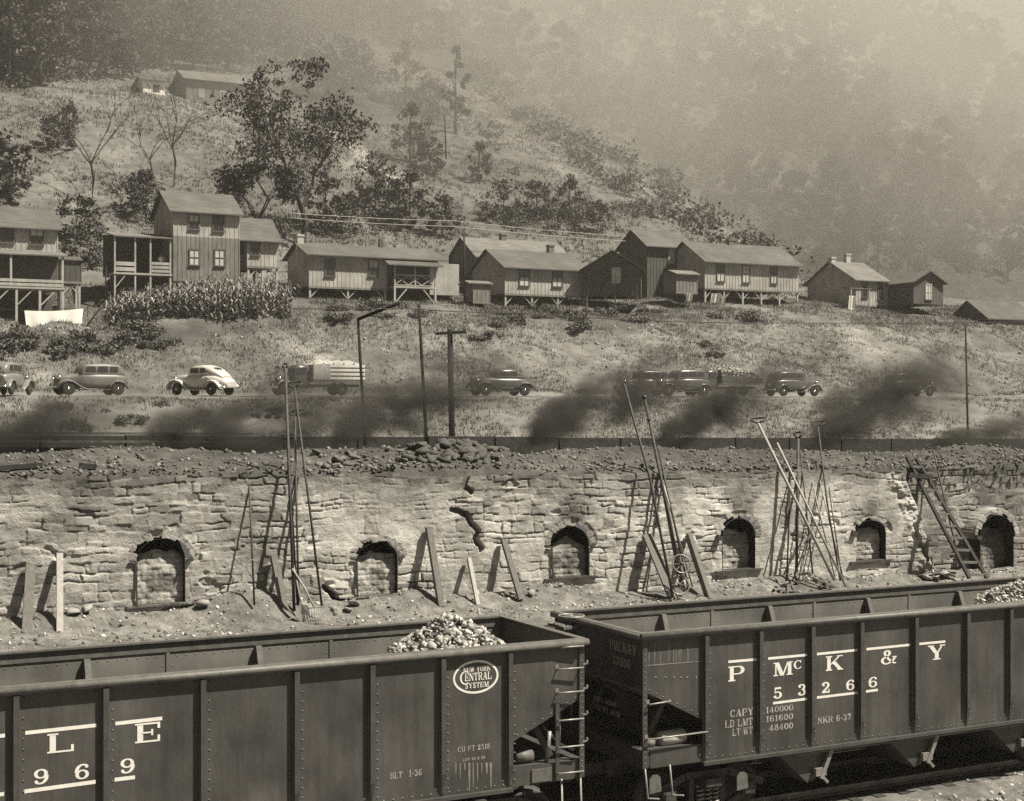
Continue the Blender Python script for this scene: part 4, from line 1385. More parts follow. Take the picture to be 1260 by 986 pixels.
rod("scraper_rod", "thin short bar at the right edge of the bundle of middle rods", (852, 722), (806, 560), nf=27.6, nt=28.5, r=.018, m='iron_lt', group=GC)
rod("scraper_rod", "pale bright pole with a flat D handle slanting farthest left above the fourth oven mouth", (1027, 712), (933, 521), nf=27.3, nt=28.8, r=.036, m='wood_lt', loop=(.34, .06), group=GR)
rod("scraper_rod", "pale bare pole slanting beside the bright pole with the D handle", (1041, 722), (956, 545), nf=27.2, nt=28.7, r=.028, m='wood_lt', group=GR)
rod("scraper_rod", "dark iron rod with a crumpled loop standing nearly upright among the right rods", (980, 700), (982, 540), nf=27.9, nt=28.6, r=.036, loop=(.2, .09), group=GR)
rod("scraper_rod", "thin iron rod with a wide D handle at the right of the right rods", (1034, 715), (1006.5, 525), nf=27.5, nt=28.7, r=.022, mid=(1018, 620), loop=(.34, .06), group=GR)
rod("scraper_rod", "thin short bare rod left of the two that stop just above the wall top", (1028, 714), (993, 566), nf=27.5, nt=28.6, r=.016, m='iron_lt', group=GR)
rod("scraper_rod", "thin short bare rod right of the two that stop just above the wall top", (1038, 714), (1003, 568), nf=27.5, nt=28.6, r=.016, m='iron_lt', group=GR)
rod("scraper_rod", "dark iron bar leaning steeply left of the nearly upright looped rod", (968, 712), (974, 560), nf=27.8, nt=28.5, r=.02, group=GR)
rod("scraper_rod", "dark iron bar crossing behind the two pale poles", (1000, 706), (985, 556), nf=27.9, nt=28.5, r=.02, group=GR)
rod("scraper_rod", "short dark bar propped low among the right rods", (975, 705), (1003, 640), nf=27.6, nt=28.2, r=.02, group=GR)
rod("scraper_rod", "short pale bar propped low among the right rods", (983, 708), (994, 652), nf=27.6, nt=28.2, r=.02, m='iron_lt', group=GR)
rod("scraper_rod", "thin dark bar right of the D handled rod of the right group", (1036, 712), (1020, 600), nf=27.6, nt=28.3, r=.016, group=GR)
rod("scraper_rod", "iron scraper with a D handle standing behind the wooden ladder", (1182, 690), (1148, 553), nf=27.8, nt=28.7, r=.022, loop=(.34, .06))

def plank(label, top, bot, w_px, m='wood_dk', nf=27.75, thick=.05, name="plank", group="planks leaning on the oven wall"):
    a, b = on_n(*bot, nf), on_n(*top, 28.30)
    w = w_px / FPX * (nf / ray(top[0])[1])
    mb = MB().bar(Vector((0, 0, 0)), b - a, w, thick, up=(0, -1, .3))
    o = mb.build(name, M[m])
    o.location = a
    return tag(o, label, "plank", group)
plank("broad grey plank leaning on the wall at the far left edge", (38, 695), (32, 789), 12)
plank("narrow pale plank leaning upright right of the broad plank at the far left", (73.5, 681), (73.5, 787), 8, 'wood_lt', 27.6)
plank("broad plank slanting in front of the feet of the tall left rods", (336.5, 684), (354, 767), 10)
plank("tall dark plank leaning right of the second oven mouth", (527.5, 649), (543, 747), 8, thick=.1)
plank("short pale stick below the black crack in the wall", (577, 687), (588, 745), 5, 'wood_lt', thick=.07)
plank("plank leaning on the wall left of the third oven mouth", (619.5, 664), (641, 738), 7, thick=.08)
plank("broad plank slanting over the feet of the middle rods", (796, 658), (829, 738), 13, nf=27.5)
plank("narrow plank leaning right of the spoked wheels near the fourth oven mouth", (847, 658), (873, 738), 6, nf=27.5, thick=.16)

# ladder
a0, a1 = on_n(1193, 712, 27.1), on_n(1214.6, 712, 27.1)
b0, b1 = on_n(1115.6, 562, 28.9), on_n(1127.5, 564, 28.9)
lad = empty("ladder", a0, 0, "dark wooden ladder leaning on the oven wall left of the broken last mouth", "ladder")
MB().bar((0, 0, 0), b0 - a0, .09, .06, up=(0, -1, .4)).build("side_rail", M['wood_black'], lad)
MB().bar(a1 - a0, b1 - a0, .09, .06, up=(0, -1, .4)).build("side_rail", M['wood_black'], lad)
for k in range(10):
    t = .03 + k * .099
    MB().bar((a0.lerp(b0, t)) - a0, (a1.lerp(b1, t)) - a0, .05, .06).build("rung", M['wood_dk'], lad)
c0, c1 = on_n(1117, 585.5, 28.5), on_n(1146, 586.5, 28.5)
MB().bar(c0 - a0, c1 - a0, .1, .1).build("cross_board", M['wood_black'], lad)

# spoked wheels by the middle rods
for (px, py, r, lab) in ((838.5, 694, .20, "upper spoked iron wheel propped at the feet of the middle rods"), (836, 720, .21, "lower spoked iron wheel standing on the wharf below the other wheel")):
    c = on_n(px, py, 27.35)
    w = empty("spoked_wheel", c, 0, lab, "wheel", "spoked wheels by the middle rods")
    ax, up = Vector((math.cos(.5), -math.sin(.3), 0)).normalized(), Vector((0, .25, 1)).normalized()
    pts = [ax * (r * math.cos(t)) + up * (r * math.sin(t)) for t in np.linspace(0, 2 * math.pi, 29)]
    MB().tube(pts, .017, 6, caps=False).build("rim", M['iron_lt'], w)
    sp = MB()
    for k in range(4):
        t = k * math.pi / 4
        q = ax * (r * math.cos(t)) + up * (r * math.sin(t))
        sp.bar(q, -q, .02, .016)
    sp.build("spokes", M['iron_lt'], w)
    MB().sphere((0, 0, 0), .04).build("hub", M['iron'], w)

# coke fork and shovel at the left rods
f = on_n(390, 748, 27.3); f.z = float(wharf_z(f.x, f.y)) + .03
fk = empty("coke_fork", f, 0, "many tined coke fork resting on the wharf right of the left rods", "fork")
tn_ = MB()
for k in range(9):
    x = -.2 + k * .05
    tn_.tube([(x, -.16, .0), (x, 0, .02), (x, .12, .14), (x, .15, .25)], .007, 5)
tn_.build("tines", M['iron_lt'], fk)
MB().tube([(-.22, .15, .25), (.22, .15, .27)], .014, 6).build("back_bar", M['iron_lt'], fk)
MB().tube([(0, .15, .26), (-.14, .3, .62), (-.35, .42, 1.0)], .018, 6).build("handle", M['wood_lt'], fk)
f = on_n(372, 757, 27.4); f.z = float(wharf_z(f.x, f.y)) + .02
sh = empty("shovel", f, 0, "worn shovel standing blade down below the tall left rods", "shovel")
MB().add([(-.12, 0, .3), (-.14, -.03, .1), (-.08, 0, .0), (.0, .02, -.02), (.08, 0, .0), (.14, -.03, .1), (.12, 0, .3), (0, .05, .32), (0, .05, .12)],
         [(0, 1, 8, 7), (1, 2, 3, 8), (3, 4, 5, 8), (5, 6, 7, 8)]).build("blade", M['iron_lt'], sh)
MB().tube([(0, .05, .3), (-.02, .3, .8), (-.05, .5, 1.25)], .017, 6).build("handle", M['wood_lt'], sh)
# iron hoop hanging at the lone rod
c = on_n(310, 700, 28.0)
o = MB().tube([(.10 * math.cos(t) + .03 * math.sin(2 * t), -.02 + .01 * math.sin(t), .17 * math.sin(t)) for t in np.linspace(0, 6.283, 25)], .009, 5, caps=False).build("wire_hoop", M['iron_lt'])
o.location = c
tag(o, "bent loop of pale wire hung on the lone rod", "wire")
# ================================================================== poles and wires
def pole(name, label, bot, top, n, r, arm=None, m='pole', lean_n=0.0):
    a, b = on_n(*bot, n), on_n(*top, n + lean_n)
    root = empty(name, a, 0, label, "pole")
    MB().tube([(0, 0, 0), b - a], [r, r * .8], 9).build("post", M[m], root)
    return root, a, b
pr_, a, b = pole("trolley_pole", "thin dark iron pole with a slanting arm rising from the oven tops", (449.5, 548), (440.5, 393), 34.5, .042)
c = on_n(491, 373, 33.5)
MB().tube([b - a, c - a], .042, 8).build("slanting_arm", M['pole'], pr_)
MB().tube([c - a, c - a + Vector((.15, 0, .02)), c - a + Vector((.2, 0, -.12))], .02, 6).build("wire_hanger", M['iron'], pr_)
wire_end = c + Vector((.2, 0, -.12))
pole("trolley_pole", "thin dark iron pole without an arm right of the pole with the slanting arm", (525, 552), (515.5, 375), 34.0, .045)
tp, a, b = pole("utility_pole", "stout dark telegraph pole with one crossarm standing below the road bank", (557, 585), (553.5, 405), 68.5, .17)
d = Vector((math.cos(.35), -math.sin(.35), 0))
cc = (b - a) + Vector((0, -.2, -.2))
MB().bar(cc - d * .82 + Vector((0, 0, -.05)), cc + d * .72 + Vector((0, 0, .05)), .12, .15).build("crossarm", M['pole'], tp)
for k in range(6):
    q = cc + d * (-.72 + .27 * k) + Vector((0, 0, .05 + .1 * (k / 6)))
    MB().lathe([(0, .02), (.06, .03), (.14, .025), (.16, .01)], q, (0, 0, 1), 7).build("insulator", M['iron'], tp)
pole("utility_pole", "thin dark pole seen through smoke near the right edge", (1191, 540), (1188, 400), 70, .07)
pole("utility_pole", "grey pole standing left of the shed between the long houses", (571.5, 372), (571, 287), 108.5, .09)
pole("utility_pole", "thin leaning pole at the corner of the corn patch", (128, 380), (131, 327), 108, .06)
pole("utility_pole", "lone dark pole on the hillside above the long houses", (549, 196), (547, 140), 150, .09)
pole("clothes_prop", "slanting dark prop holding the clothes line at the white sheet", (104, 405), (129, 372), 101, .05)
def wire(label, pts, r=.012, m='wire', sag=.25):
    out = []
    for p, q in zip(pts[:-1], pts[1:]):
        for k in range(12):
            t = k / 12
            w = p.lerp(q, t); w.z -= sag * 4 * t * (1 - t); out.append(w)
    out.append(pts[-1])
    return tag(MB().tube(out, r, 5).build("overhead_wire", M[m]), label, "wire")
wire("dark overhead wire running right across the bank from the slanting trolley arm", [on_n(330, 379, 33.5), wire_end, on_n(640, 385.5, 33.5), on_n(870, 397, 33.5), on_n(1300, 396, 33.5)], .011, sag=.03)
wire("upper pale wire passing behind the roofs of the long houses", [on_n(352, 262, 119), on_n(560, 272, 119), on_n(770, 291, 119)], .03, 'wire_lt', .1)
wire("lower pale wire passing behind the roofs of the long houses", [on_n(352, 268, 119), on_n(560, 279, 119), on_n(770, 297, 119)], .03, 'wire_lt', .1)

LBK = "black clinker lump in the little heap at the feet of the right rods"
for k in range(22):
    c = on_n(rnd.choice([rnd.gauss(1012, 7), rnd.gauss(968, 9)]), 712, 27.5 + rnd.uniform(-.3, .35))
    loose_stone((c.x, c.y, float(wharf_z(c.x, c.y)) + .03), rnd.uniform(.05, .11), LBK, "clinker at the right rods", 'wood_black', "clinker", seed=k)
# ================================================================== houses on the terrace
def window(root, x, z, w, h, kind='dark', y=0.0, rotm=None):
    """frame with sill, sash bars and a pane; kind says whether a blind is drawn"""
    fr = MB()
    t = .09
    fr.box(x - w / 2 - t, x - w / 2, y - .05, y - .004, z - h / 2 - t, z + h / 2 + t)
    fr.box(x + w / 2, x + w / 2 + t, y - .05, y - .004, z - h / 2 - t, z + h / 2 + t)
    fr.box(x - w / 2, x + w / 2, y - .05, y - .004, z + h / 2, z + h / 2 + t)
    fr.box(x - w / 2, x + w / 2, y - .05, y - .004, z - .025, z + .025)
    fr.box(x - .02, x + .02, y - .045, y - .006, z - h / 2, z - .025)
    fr.box(x - .02, x + .02, y - .045, y - .006, z + .025, z + h / 2)
    f = fr.build("window", M['frame'] if kind != 'pale' else M['frame_lt'], root)
    MB().box(x - w / 2 - t - .04, x + w / 2 + t + .04, y - .11, y - .003, z - h / 2 - t - .002, z - h / 2).build("sill", M['frame'], f)
    up = {'dark': 'pane', 'upper': 'blind', 'lower': 'pane', 'light': 'blind', 'pale': 'blind'}[kind]
    lo = {'dark': 'pane', 'upper': 'pane', 'lower': 'blind', 'light': 'blind', 'pale': 'blind'}[kind]
    MB().add([(x - w / 2, y - .012, z + .0), (x + w / 2, y - .012, z + .0), (x + w / 2, y - .012, z + h / 2), (x - w / 2, y - .012, z + h / 2)], [(0, 1, 2, 3)]).build("pane", M[up], f)
    MB().add([(x - w / 2, y - .012, z - h / 2), (x + w / 2, y - .012, z - h / 2), (x + w / 2, y - .012, z), (x - w / 2, y - .012, z)], [(0, 1, 2, 3)]).build("pane", M[lo], f)

def gable_walls(root, w, d, h, rise, m, name="wall", battens=True, z0=0.0):
    mb = MB()
    mb.add([(0, 0, z0), (w, 0, z0), (w, d, z0), (0, d, z0), (0, 0, h), (w, 0, h), (w, d, h), (0, d, h), (0, d / 2, h + rise), (w, d / 2, h + rise)],
           [(0, 1, 5, 4), (2, 3, 7, 6), (3, 0, 4, 8, 7), (1, 2, 6, 9, 5), (3, 2, 1, 0)])
    if battens:
        n = int(w / .34)
        for k in range(n + 1):
            x = .03 + (w - .06) * k / n
            mb.box(x - .028, x + .028, -.024, -.001, z0 + .02, h - .02)
        n = int(d / .34)
        for k in range(n + 1):
            y = .03 + (d - .06) * k / n
            t = h + rise * (1 - abs(y - d / 2) / (d / 2)) - .05
            mb.box(-.024, -.001, y - .028, y + .028, z0 + .02, t)
            mb.box(w + .001, w + .024, y - .028, y + .028, z0 + .02, t)
    return mb.build(name, m, root)

def gable_roof(root, x0, x1, d, h, rise, m, oh=.4, th=.09, name="roof"):
    k = rise / (d / 2)
    g = .012
    poly = [(-oh, h - oh * k + g), (d / 2, h + rise + g), (d + oh, h - oh * k + g), (d + oh, h - oh * k + g + th), (d / 2, h + rise + g + th), (-oh, h - oh * k + g + th)]
    return MB().prism(poly, x1 - x0, 'x', x0).build(name, m, root)

def house(name, label, pl, pr, n, pe, pb, pg, depth, wins=(), wall='board', roof='roof', stilts=4, rz=0.0, width=None, oh=.4, ov=(.3, .3), chim=(), ground=None, group="company houses on the terrace", battens=True, lower=None):
    a = on_n(pl, pb, n)
    w = width or (on_n(pr, pb, n).x - a.x)
    h = on_n(pl, pe, n).z - a.z
    rise = on_n(pl, pg, n + depth / 2).z - a.z - h
    root = empty(name, a, rz, label, "house", group)
    if lower:
        zl = on_n(pl, lower[0], n).z - a.z
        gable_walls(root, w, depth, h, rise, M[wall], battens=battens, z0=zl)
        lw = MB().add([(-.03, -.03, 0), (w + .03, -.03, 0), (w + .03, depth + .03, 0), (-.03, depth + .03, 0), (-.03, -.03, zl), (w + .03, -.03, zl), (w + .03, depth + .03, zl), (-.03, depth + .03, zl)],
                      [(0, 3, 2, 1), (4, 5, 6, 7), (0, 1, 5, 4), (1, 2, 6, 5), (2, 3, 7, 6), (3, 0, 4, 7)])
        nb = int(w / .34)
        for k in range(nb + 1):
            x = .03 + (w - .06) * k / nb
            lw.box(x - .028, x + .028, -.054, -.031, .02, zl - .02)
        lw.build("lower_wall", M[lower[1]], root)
    else:
        gable_walls(root, w, depth, h, rise, M[wall], battens=battens)
    rf = gable_roof(root, -ov[0], w + ov[1], depth, h, rise, M[roof], oh)
    for (cx, hh, m) in chim:
        x = cx * w
        mb = MB().box(x - .26, x + .26, depth / 2 - .24, depth / 2 + .24, h + rise - .5, h + rise + hh)
        mb.box(x - .31, x + .31, depth / 2 - .29, depth / 2 + .29, h + rise + hh - .16, h + rise + hh - .04)
        mb.build("chimney", M[m], rf)
    cr, sr = math.cos(rz), math.sin(rz)
    for (px, py, ww, hh, kind) in wins:
        p = on_n(px, py, n)
        x = (p.x - a.x) / max(cr, .2)
        sc = (n / ray(px)[1]) / FPX
        yw = -.026 if not (lower and py > lower[0]) else -.057
        window(root, x, p.z - a.z, ww * sc, hh * sc, kind, yw)
    for k in range(stilts):
        x = .12 + (w - .24) * k / max(stilts - 1, 1)
        for y in (.12, depth * .5):
            g = float(hterr(a.x + x * cr, a.y + y)) - a.z - .25
            if g < -.15:
                MB().box(x - .08, x + .08, y - .08, y + .08, g, -.001).build("post", M['board'], root)
        if stilts > 1:
            g = float(hterr(a.x + x * cr, a.y + .12)) - a.z
            if g < -.5:
                for s in ((1,) if k == 0 else (-1,) if k == stilts - 1 else (-1, 1)):
                    L_ = min(.9, -g * .9)
                    MB().bar((x + s * .06, .12, -L_), (x + s * (L_ + .0), .12, -.02), .07, .09, up=(0, 1, 0)).build("brace", M['board'], root)
    MB().box(-.02, w + .02, -.04, .1, -.16, -.002).box(-.02, w + .02, depth - .1, depth + .02, -.16, -.002).build("floor_beam", M['board_dk'], root)
    return root, a, w, h, rise

def railing(root, x0, x1, y, z, h, m, cross=False, slats=3, name="porch_rail"):
    mb = MB()
    if cross:
        mb.box(x0, x1, y - .03, y + .03, z + h - .08, z + h).box(x0, x1, y - .03, y + .03, z + .05, z + .13)
        n = 3
        for k in range(n):
            a, b = x0 + (x1 - x0) * k / n, x0 + (x1 - x0) * (k + 1) / n
            mb.bar((a, y - .01, z + .12), (b, y - .01, z + h - .08), .05, .06).bar((a, y + .02, z + h - .08), (b, y + .02, z + .12), .05, .06)
    else:
        for k in range(slats):
            zz = z + h * (k + .5) / slats
            mb.box(x0, x1, y - .02, y + .02, zz - h / slats * .36, zz + h / slats * .36)
    return mb.build(name, M[m], root)

# --- tall two-storey house
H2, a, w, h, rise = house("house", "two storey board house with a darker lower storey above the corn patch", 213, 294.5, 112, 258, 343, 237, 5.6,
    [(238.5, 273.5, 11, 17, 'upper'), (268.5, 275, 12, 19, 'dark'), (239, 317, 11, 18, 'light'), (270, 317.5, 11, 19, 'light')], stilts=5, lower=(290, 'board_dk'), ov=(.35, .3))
px2 = lambda px, py, n: on_n(px, py, n) - a
p0, p1 = px2(134, 292, 113.6), px2(192, 294, 113.6)
zf = px2(190, 337, 112.2).z
MB().prism([(-.1, 2.62 + zf), (3.6, 3.25 + zf), (3.6, 3.34 + zf), (-.1, 2.72 + zf)], -p0.x - .03, 'x', p0.x).build("porch_roof", M['roof_lt'], H2)
MB().box(p0.x, -.035, 0.0, 3.5, zf - .14, zf).build("porch_deck", M['board'], H2)
for x in (p0.x + .1, p0.x + 1.6, p0.x * .38, -.18):
    g = float(hterr(a.x + x, a.y + .1)) - a.z - .2
    MB().box(x - .06, x + .06, .05, .17, min(g, zf - .2), zf + 2.66).build("porch_post", M['board'], H2)
railing(H2, p0.x * .38 + .07, -.26, .06, zf + .05, .85, 'board', slats=3)
railing(H2, p0.x + .16, p0.x + 1.54, .06, zf + .05, .8, 'board', slats=2)
MB().box(p0.x + .0, -.03, 3.52, 3.6, zf - .1, zf + 3.1).build("porch_back_wall", M['board_soot'], H2)  # the porch's inner shade is painted into this dark wall
MB().bar((p0.x + .1, .1, zf - 1.2), (p0.x + .9, .1, zf - .16), .07, .08, up=(0, 1, 0)).build("brace", M['board'], H2)
p0 = px2(140, 302, 112.2)
# right wing
Wg, aw, ww, hw_, rw2 = house("house", "lower wing joined to the right of the tall two storey house", 304, 343, 112.8, 293, 327, 270, 4.5, [(314, 306, 9, 16, 'dark')], stilts=3, ov=(.75, .2))
MB().box(-.7, -.02, .4, 2.2, -.1, 0).build("side_porch", M['board_dk'], Wg)
railing(Wg, -.68, -.05, .42, .0, .9, 'board_dk', slats=3)

# --- left two-storey house cut by the frame
H1, a1_, w1, h1, r1 = house("house", "two storey house with a long porch at the left edge", -45, 71, 108, 275, 353, 254, 5.4,
    [(8, 289, 15, 19, 'dark'), (45, 291, 14, 20, 'upper')], stilts=0, ov=(.3, .25))
q = lambda px, py, n: on_n(px, py, n) - a1_
pz = q(71, 313, 108).z
MB().prism([(-2.0, pz - .35), (-.02, pz + .05), (-.02, pz + .14), (-2.0, pz - .26)], w1 + .3, 'x', 0).build("porch_roof", M['roof_lt'], H1)
MB().box(0, w1 + .1, -1.95, -.06, -.12, 0).build("porch_deck", M['board'], H1)
railing(H1, .1, w1, -1.9, .02, .55, 'board', slats=2)
for k in range(5):
    x = .1 + (w1 - .1) * k / 4
    g = float(hterr(a1_.x + x, a1_.y - 1.8)) - a1_.z - .3
    MB().box(x - .08, x + .08, -1.9, -1.74, min(g, -.5), -.13).build("porch_post", M['board'], H1)
    if k < 4:
        MB().bar((x + .1, -1.82, -1.2), (x + 1.1, -1.82, -.14), .08, .1, up=(0, 1, 0)).build("brace", M['board'], H1)
for x in (w1 - .02, w1 * .45):
    MB().box(x - .07, x + .07, -1.9, -1.76, 0, pz - .33).build("porch_column", M['board'], H1)
MB().add([(0, -.05, .01), (w1, -.05, .01), (w1, -.05, pz), (0, -.05, pz)], [(0, 1, 2, 3)]).build("shaded_wall", M['board_soot'], H1)  # dark sheet before the wall, porch shade put into its colour
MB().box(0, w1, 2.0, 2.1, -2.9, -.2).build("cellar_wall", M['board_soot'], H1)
s1, as_, _, _, _ = house("shed", "small dark lean-to shed beside the left porch", 74, 100, 111, 320, 346, 317, 2.4, [], 'board_soot', 'board_soot', 2, group=None, oh=.15, ov=(.1, .1))
s1['category'] = "shed"

# --- long single storey house with the crossed porch rail
H3, a, w, h, rise = house("house", "long low house on stilts with a crossed rail porch at its right end", 380, 476, 112, 312, 352, 301, 5.0,
    [(406, 330, 11, 19, 'dark'), (459.5, 330, 11, 19, 'upper')], stilts=3, ov=(.35, 5.2), chim=((.02, .75, 'frame_lt'),), oh=.5)
q = lambda px, py, n: on_n(px, py, n) - a
e = q(552, 330, 114)
MB().add([(w, 2.0, 0), (e.x, 2.0, 0), (e.x, 4.9, 0), (w, 4.9, 0), (w, 2.0, h + .8), (e.x, 2.0, h + .8), (e.x, 4.9, h + .1), (w, 4.9, h + .1)],
         [(0, 1, 5, 4), (1, 2, 6, 5), (2, 3, 7, 6), (3, 2, 1, 0)]).build("porch_back_wall", M['board_dk'], H3)
x0, x1 = q(486, 340, 111.2).x, q(536, 340, 111.2).x
zd = q(490, 352, 111.2).z
MB().box(x0 - .1, x1 + .1, -.8, 1.98, zd - .14, zd).build("porch_deck", M['board'], H3)
MB().prism([(-1.25, h - .75), (.4, h - .02), (.4, h + .07), (-1.25, h - .66)], x1 - x0 + 1.2, 'x', x0 - .75).build("porch_roof", M['roof'], H3)
railing(H3, x0, x1, -.74, zd, .95, 'board', cross=True)
for x in (x0, (x0 + x1) / 2, x1):
    MB().box(x - .06, x + .06, -.8, -.68, zd, h - .62).build("porch_column", M['board'], H3)
for x in (x0, x1):
    g = float(hterr(a.x + x, a.y - .7)) - a.z - .2
    MB().box(x - .08, x + .08, -.8, -.64, min(g, -.6), zd - .142).build("post", M['board'], H3)
MB().bar((x0 + .1, -.72, -1.1), (x0 + 1.1, -.72, zd - .15), .08, .1, up=(0, 1, 0)).bar((x1 - .1, -.72, -1.1), (x1 - 1.1, -.72, zd - .15), .08, .1, up=(0, 1, 0)).build("brace", M['board'], H3)
wl = q(538, 325, 112)
MB().box(x1 + .12, e.x + .3, .6, 2.4, -.3, h - .25).build("end_room", M['board'], H3)
MB().box(w * 1.05, w * 1.05 + .3, 2.3, 2.6, h + .6, h + rise + .75).build("stove_pipe", M['board_soot'], H3)

# --- row in the middle
house("house", "house with a plain pale roof showing behind the middle houses", 586, 700, 119.5, 314, 352, 294, 5.5, [(612, 325, 9, 14, 'upper')], 'board_dk', 'roof_lt', 0, chim=((.43, .6, 'brickwork'),))
H5, a, w, h, rise = house("house", "single storey house whose right wing turns its dark gable to the railway", 621, 720, 112, 327.5, 361, 309, 6.2,
    [(645, 341.5, 12, 20, 'lower'), (685.5, 342.5, 12, 20, 'lower')], stilts=4, chim=((.78, .75, 'brickwork'),), oh=.45)
g_ = on_n(718, 364, 111.2)
wing = empty("wing_frame", g_, R(-33))
WLOC, WH5 = g_ - a, H5
gw = 4.9
hgt = on_n(720, 331, 111.2).z - g_.z
gr = on_n(757, 310, 110.2).z - g_.z - hgt
mb = MB().add([(0, 0, 0), (gw, 0, 0), (gw, 5, 0), (0, 5, 0), (0, 0, hgt), (gw, 0, hgt), (gw, 5, hgt), (0, 5, hgt), (gw / 2, 0, hgt + gr), (gw / 2, 5, hgt + gr)],
              [(0, 1, 5, 8, 4), (2, 3, 7, 9, 6), (3, 0, 4, 7), (1, 2, 6, 5), (3, 2, 1, 0)])
for k in range(15):
    x = .05 + (gw - .1) * k / 14
    mb.box(x - .028, x + .028, -.024, -.001, .02, hgt + gr * (1 - abs(x - gw / 2) / (gw / 2)) - .05)
def on_wing(o):
    o.location = WLOC; o.rotation_euler = (0, 0, R(-33))
    return o
on_wing(mb.build("wing_wall", M['board_soot'], H5))  # gable turned from the sun; its shade is painted in with darker boards
kk = gr / (gw / 2)
on_wing(MB().prism([(-.35, hgt - .35 * kk + .01), (gw / 2, hgt + gr + .01), (gw + .35, hgt - .35 * kk + .01), (gw + .35, hgt - .35 * kk + .1), (gw / 2, hgt + gr + .1), (-.35, hgt - .35 * kk + .1)], 5.5, 'y', -.3).build("wing_roof", M['roof'], H5))
n0 = len(bpy.data.objects)
before = set(o.name for o in bpy.data.objects)
window(H5, gw * .57, hgt * .72, .62, 1.25, 'pale', -.026)
for o in bpy.data.objects:
    if o.name not in before and o.parent == H5:
        on_wing(o)
for x in (.3, gw * .55, gw - .3):
    g = float(hterr(g_.x + x * .8, g_.y)) - g_.z - .2
    on_wing(MB().box(x - .07, x + .07, .04, .18, min(g, -.3), -.002).build("post", M['board'], H5))
on_wing(MB().bar((gw * .6, .1, -1.0), (gw * .82, .1, -.02), .07, .08, up=(0, 1, 0)).bar((gw * .5, .1, -1.0), (gw * .36, .1, -.02), .07, .08, up=(0, 1, 0)).build("brace", M['board'], H5))
bpy.data.objects.remove(wing)
sh_, _, w_, h_, _ = house("shed", "small plank privy with a slab roof between the long houses", 582, 603, 110, 349, 371, 347, 1.6, [], 'board_dk', 'roof_lt', 0, oh=.2, ov=(.5, .2), group=None)
sh_['category'] = "shed"
house("house", "tall dark two storey house standing behind the middle houses", 796, 852, 116.5, 301, 368, 285, 4.8, [(826, 316, 7, 17, 'pale')], 'board_soot', 'roof', 0, ov=(.3, .3))

H7, a, w, h, rise = house("house", "single storey house on posts with three evenly spaced windows right of the tall dark house", 867, 983, 112, 320, 354, 300, 6.4,
    [(886.5, 336.5, 10, 19, 'lower'), (917.5, 337.5, 9, 20, 'light'), (952, 339.5, 8, 18, 'lower')], stilts=6, chim=((.48, .55, 'brickwork'),), oh=.45)
sh_, _, _, _, _ = house("shed", "entry shed with a white slab roof at the gable of the three window house", 832, 858, 110.6, 337, 359, 334, 2.0, [], 'board_dk', 'roof_lt', 0, oh=.25, ov=(.2, .2), group=None)
sh_['category'] = "shed"

H8, a, w, h, rise = house("house", "house with a forward dark wing near the right edge", 1053, 1092, 112, 343.5, 375, 324.5, 7.2,
    [(1064, 356, 7, 19, 'dark'), (1083, 358, 6, 19, 'dark')], roof='roof_lt', stilts=3, chim=((.03, .5, 'frame_lt'), (.5, .9, 'frame_lt')), ov=(.35, .1))
# the wing comes forward, its ridge runs toward the camera
wl_, wd_ = 4.2, 3.7
zb = .0
hr = h - .35
mb = MB().add([(w, -3.6, zb), (w + wd_, -3.6, zb), (w + wd_, 3, zb), (w, 3, zb), (w, -3.6, hr), (w + wd_, -3.6, hr), (w + wd_, 3, hr), (w, 3, hr), (w + wd_ / 2, -3.6, hr + 1.0), (w + wd_ / 2, 3, hr + 1.0)],
              [(0, 1, 5, 8, 4), (2, 3, 7, 9, 6), (3, 0, 4, 7), (1, 2, 6, 5), (3, 2, 1, 0)])
for k in range(22):
    y = -3.55 + 6.4 * k / 21
    mb.box(w - .024, w - .001, y - .028, y + .028, zb + .02, hr - .03)
mb.build("wing_wall", M['board_soot'], H8)  # the wing's shaded look is put into the colour of its boards
MB().prism([(w - .35, hr - .16), (w + wd_ / 2, hr + 1.01), (w + wd_ + .35, hr - .16), (w + wd_ + .35, hr - .07), (w + wd_ / 2, hr + 1.1), (w - .35, hr - .07)], 7.0, 'y', -3.95).build("wing_roof", M['roof'], H8)
window(H8, w + wd_ * .5, hr * .55, .6, 1.4, 'pale', -3.602)
MB().prism([(-1.9, h * .55), (-.5, h * .60), (-.5, h * .63), (-1.9, h * .58)], 2.6, 'x', -2.3).build("porch_roof", M['roof_lt'], H8)
for x in (-2.1, .1):
    MB().box(x - .05, x + .05, -1.85, -1.75, -.4, h * .55).build("porch_post", M['board'], H8)
house("house", "low dark hut half hidden by smoke at the right edge", 1216, 1275, 105, 391, 408, 372, 5.0, [], 'board_soot', 'board_soot', 0, oh=.3)

# --- barn high on the hill with a white shack beside it
def hill_house(label, pl, pr, py, he, rise, depth, wall, roof, name="barn", drop=.5):
    c = hit(pl, py); e = hit(pr, py)
    n = c.y
    x1 = on_n(pr, py, n).x
    root = empty(name, (c.x, n, c.z - drop), 0, label, name)
    gable_walls(root, x1 - c.x, depth, he + drop, rise, M[wall], battens=False)
    gable_roof(root, -.4, x1 - c.x + .4, depth, he + drop, rise, M[roof], .4)
    return root, x1 - c.x
bn, wb = hill_house("long low barn with a pale roof high on the hill", 229, 304, 124, 2.6, 1.3, 5.0, 'board_dk', 'roof_lt')
for t in (.2, .55):
    MB().box(wb * t, wb * t + .7, -.05, -.004, .9, 2.0).build("window", M['board'], bn)
sk, ws = hill_house("small white shack left of the barn high on the hill", 176, 203, 116, 1.7, .5, 3.0, 'cloth', 'board_soot', "shack")
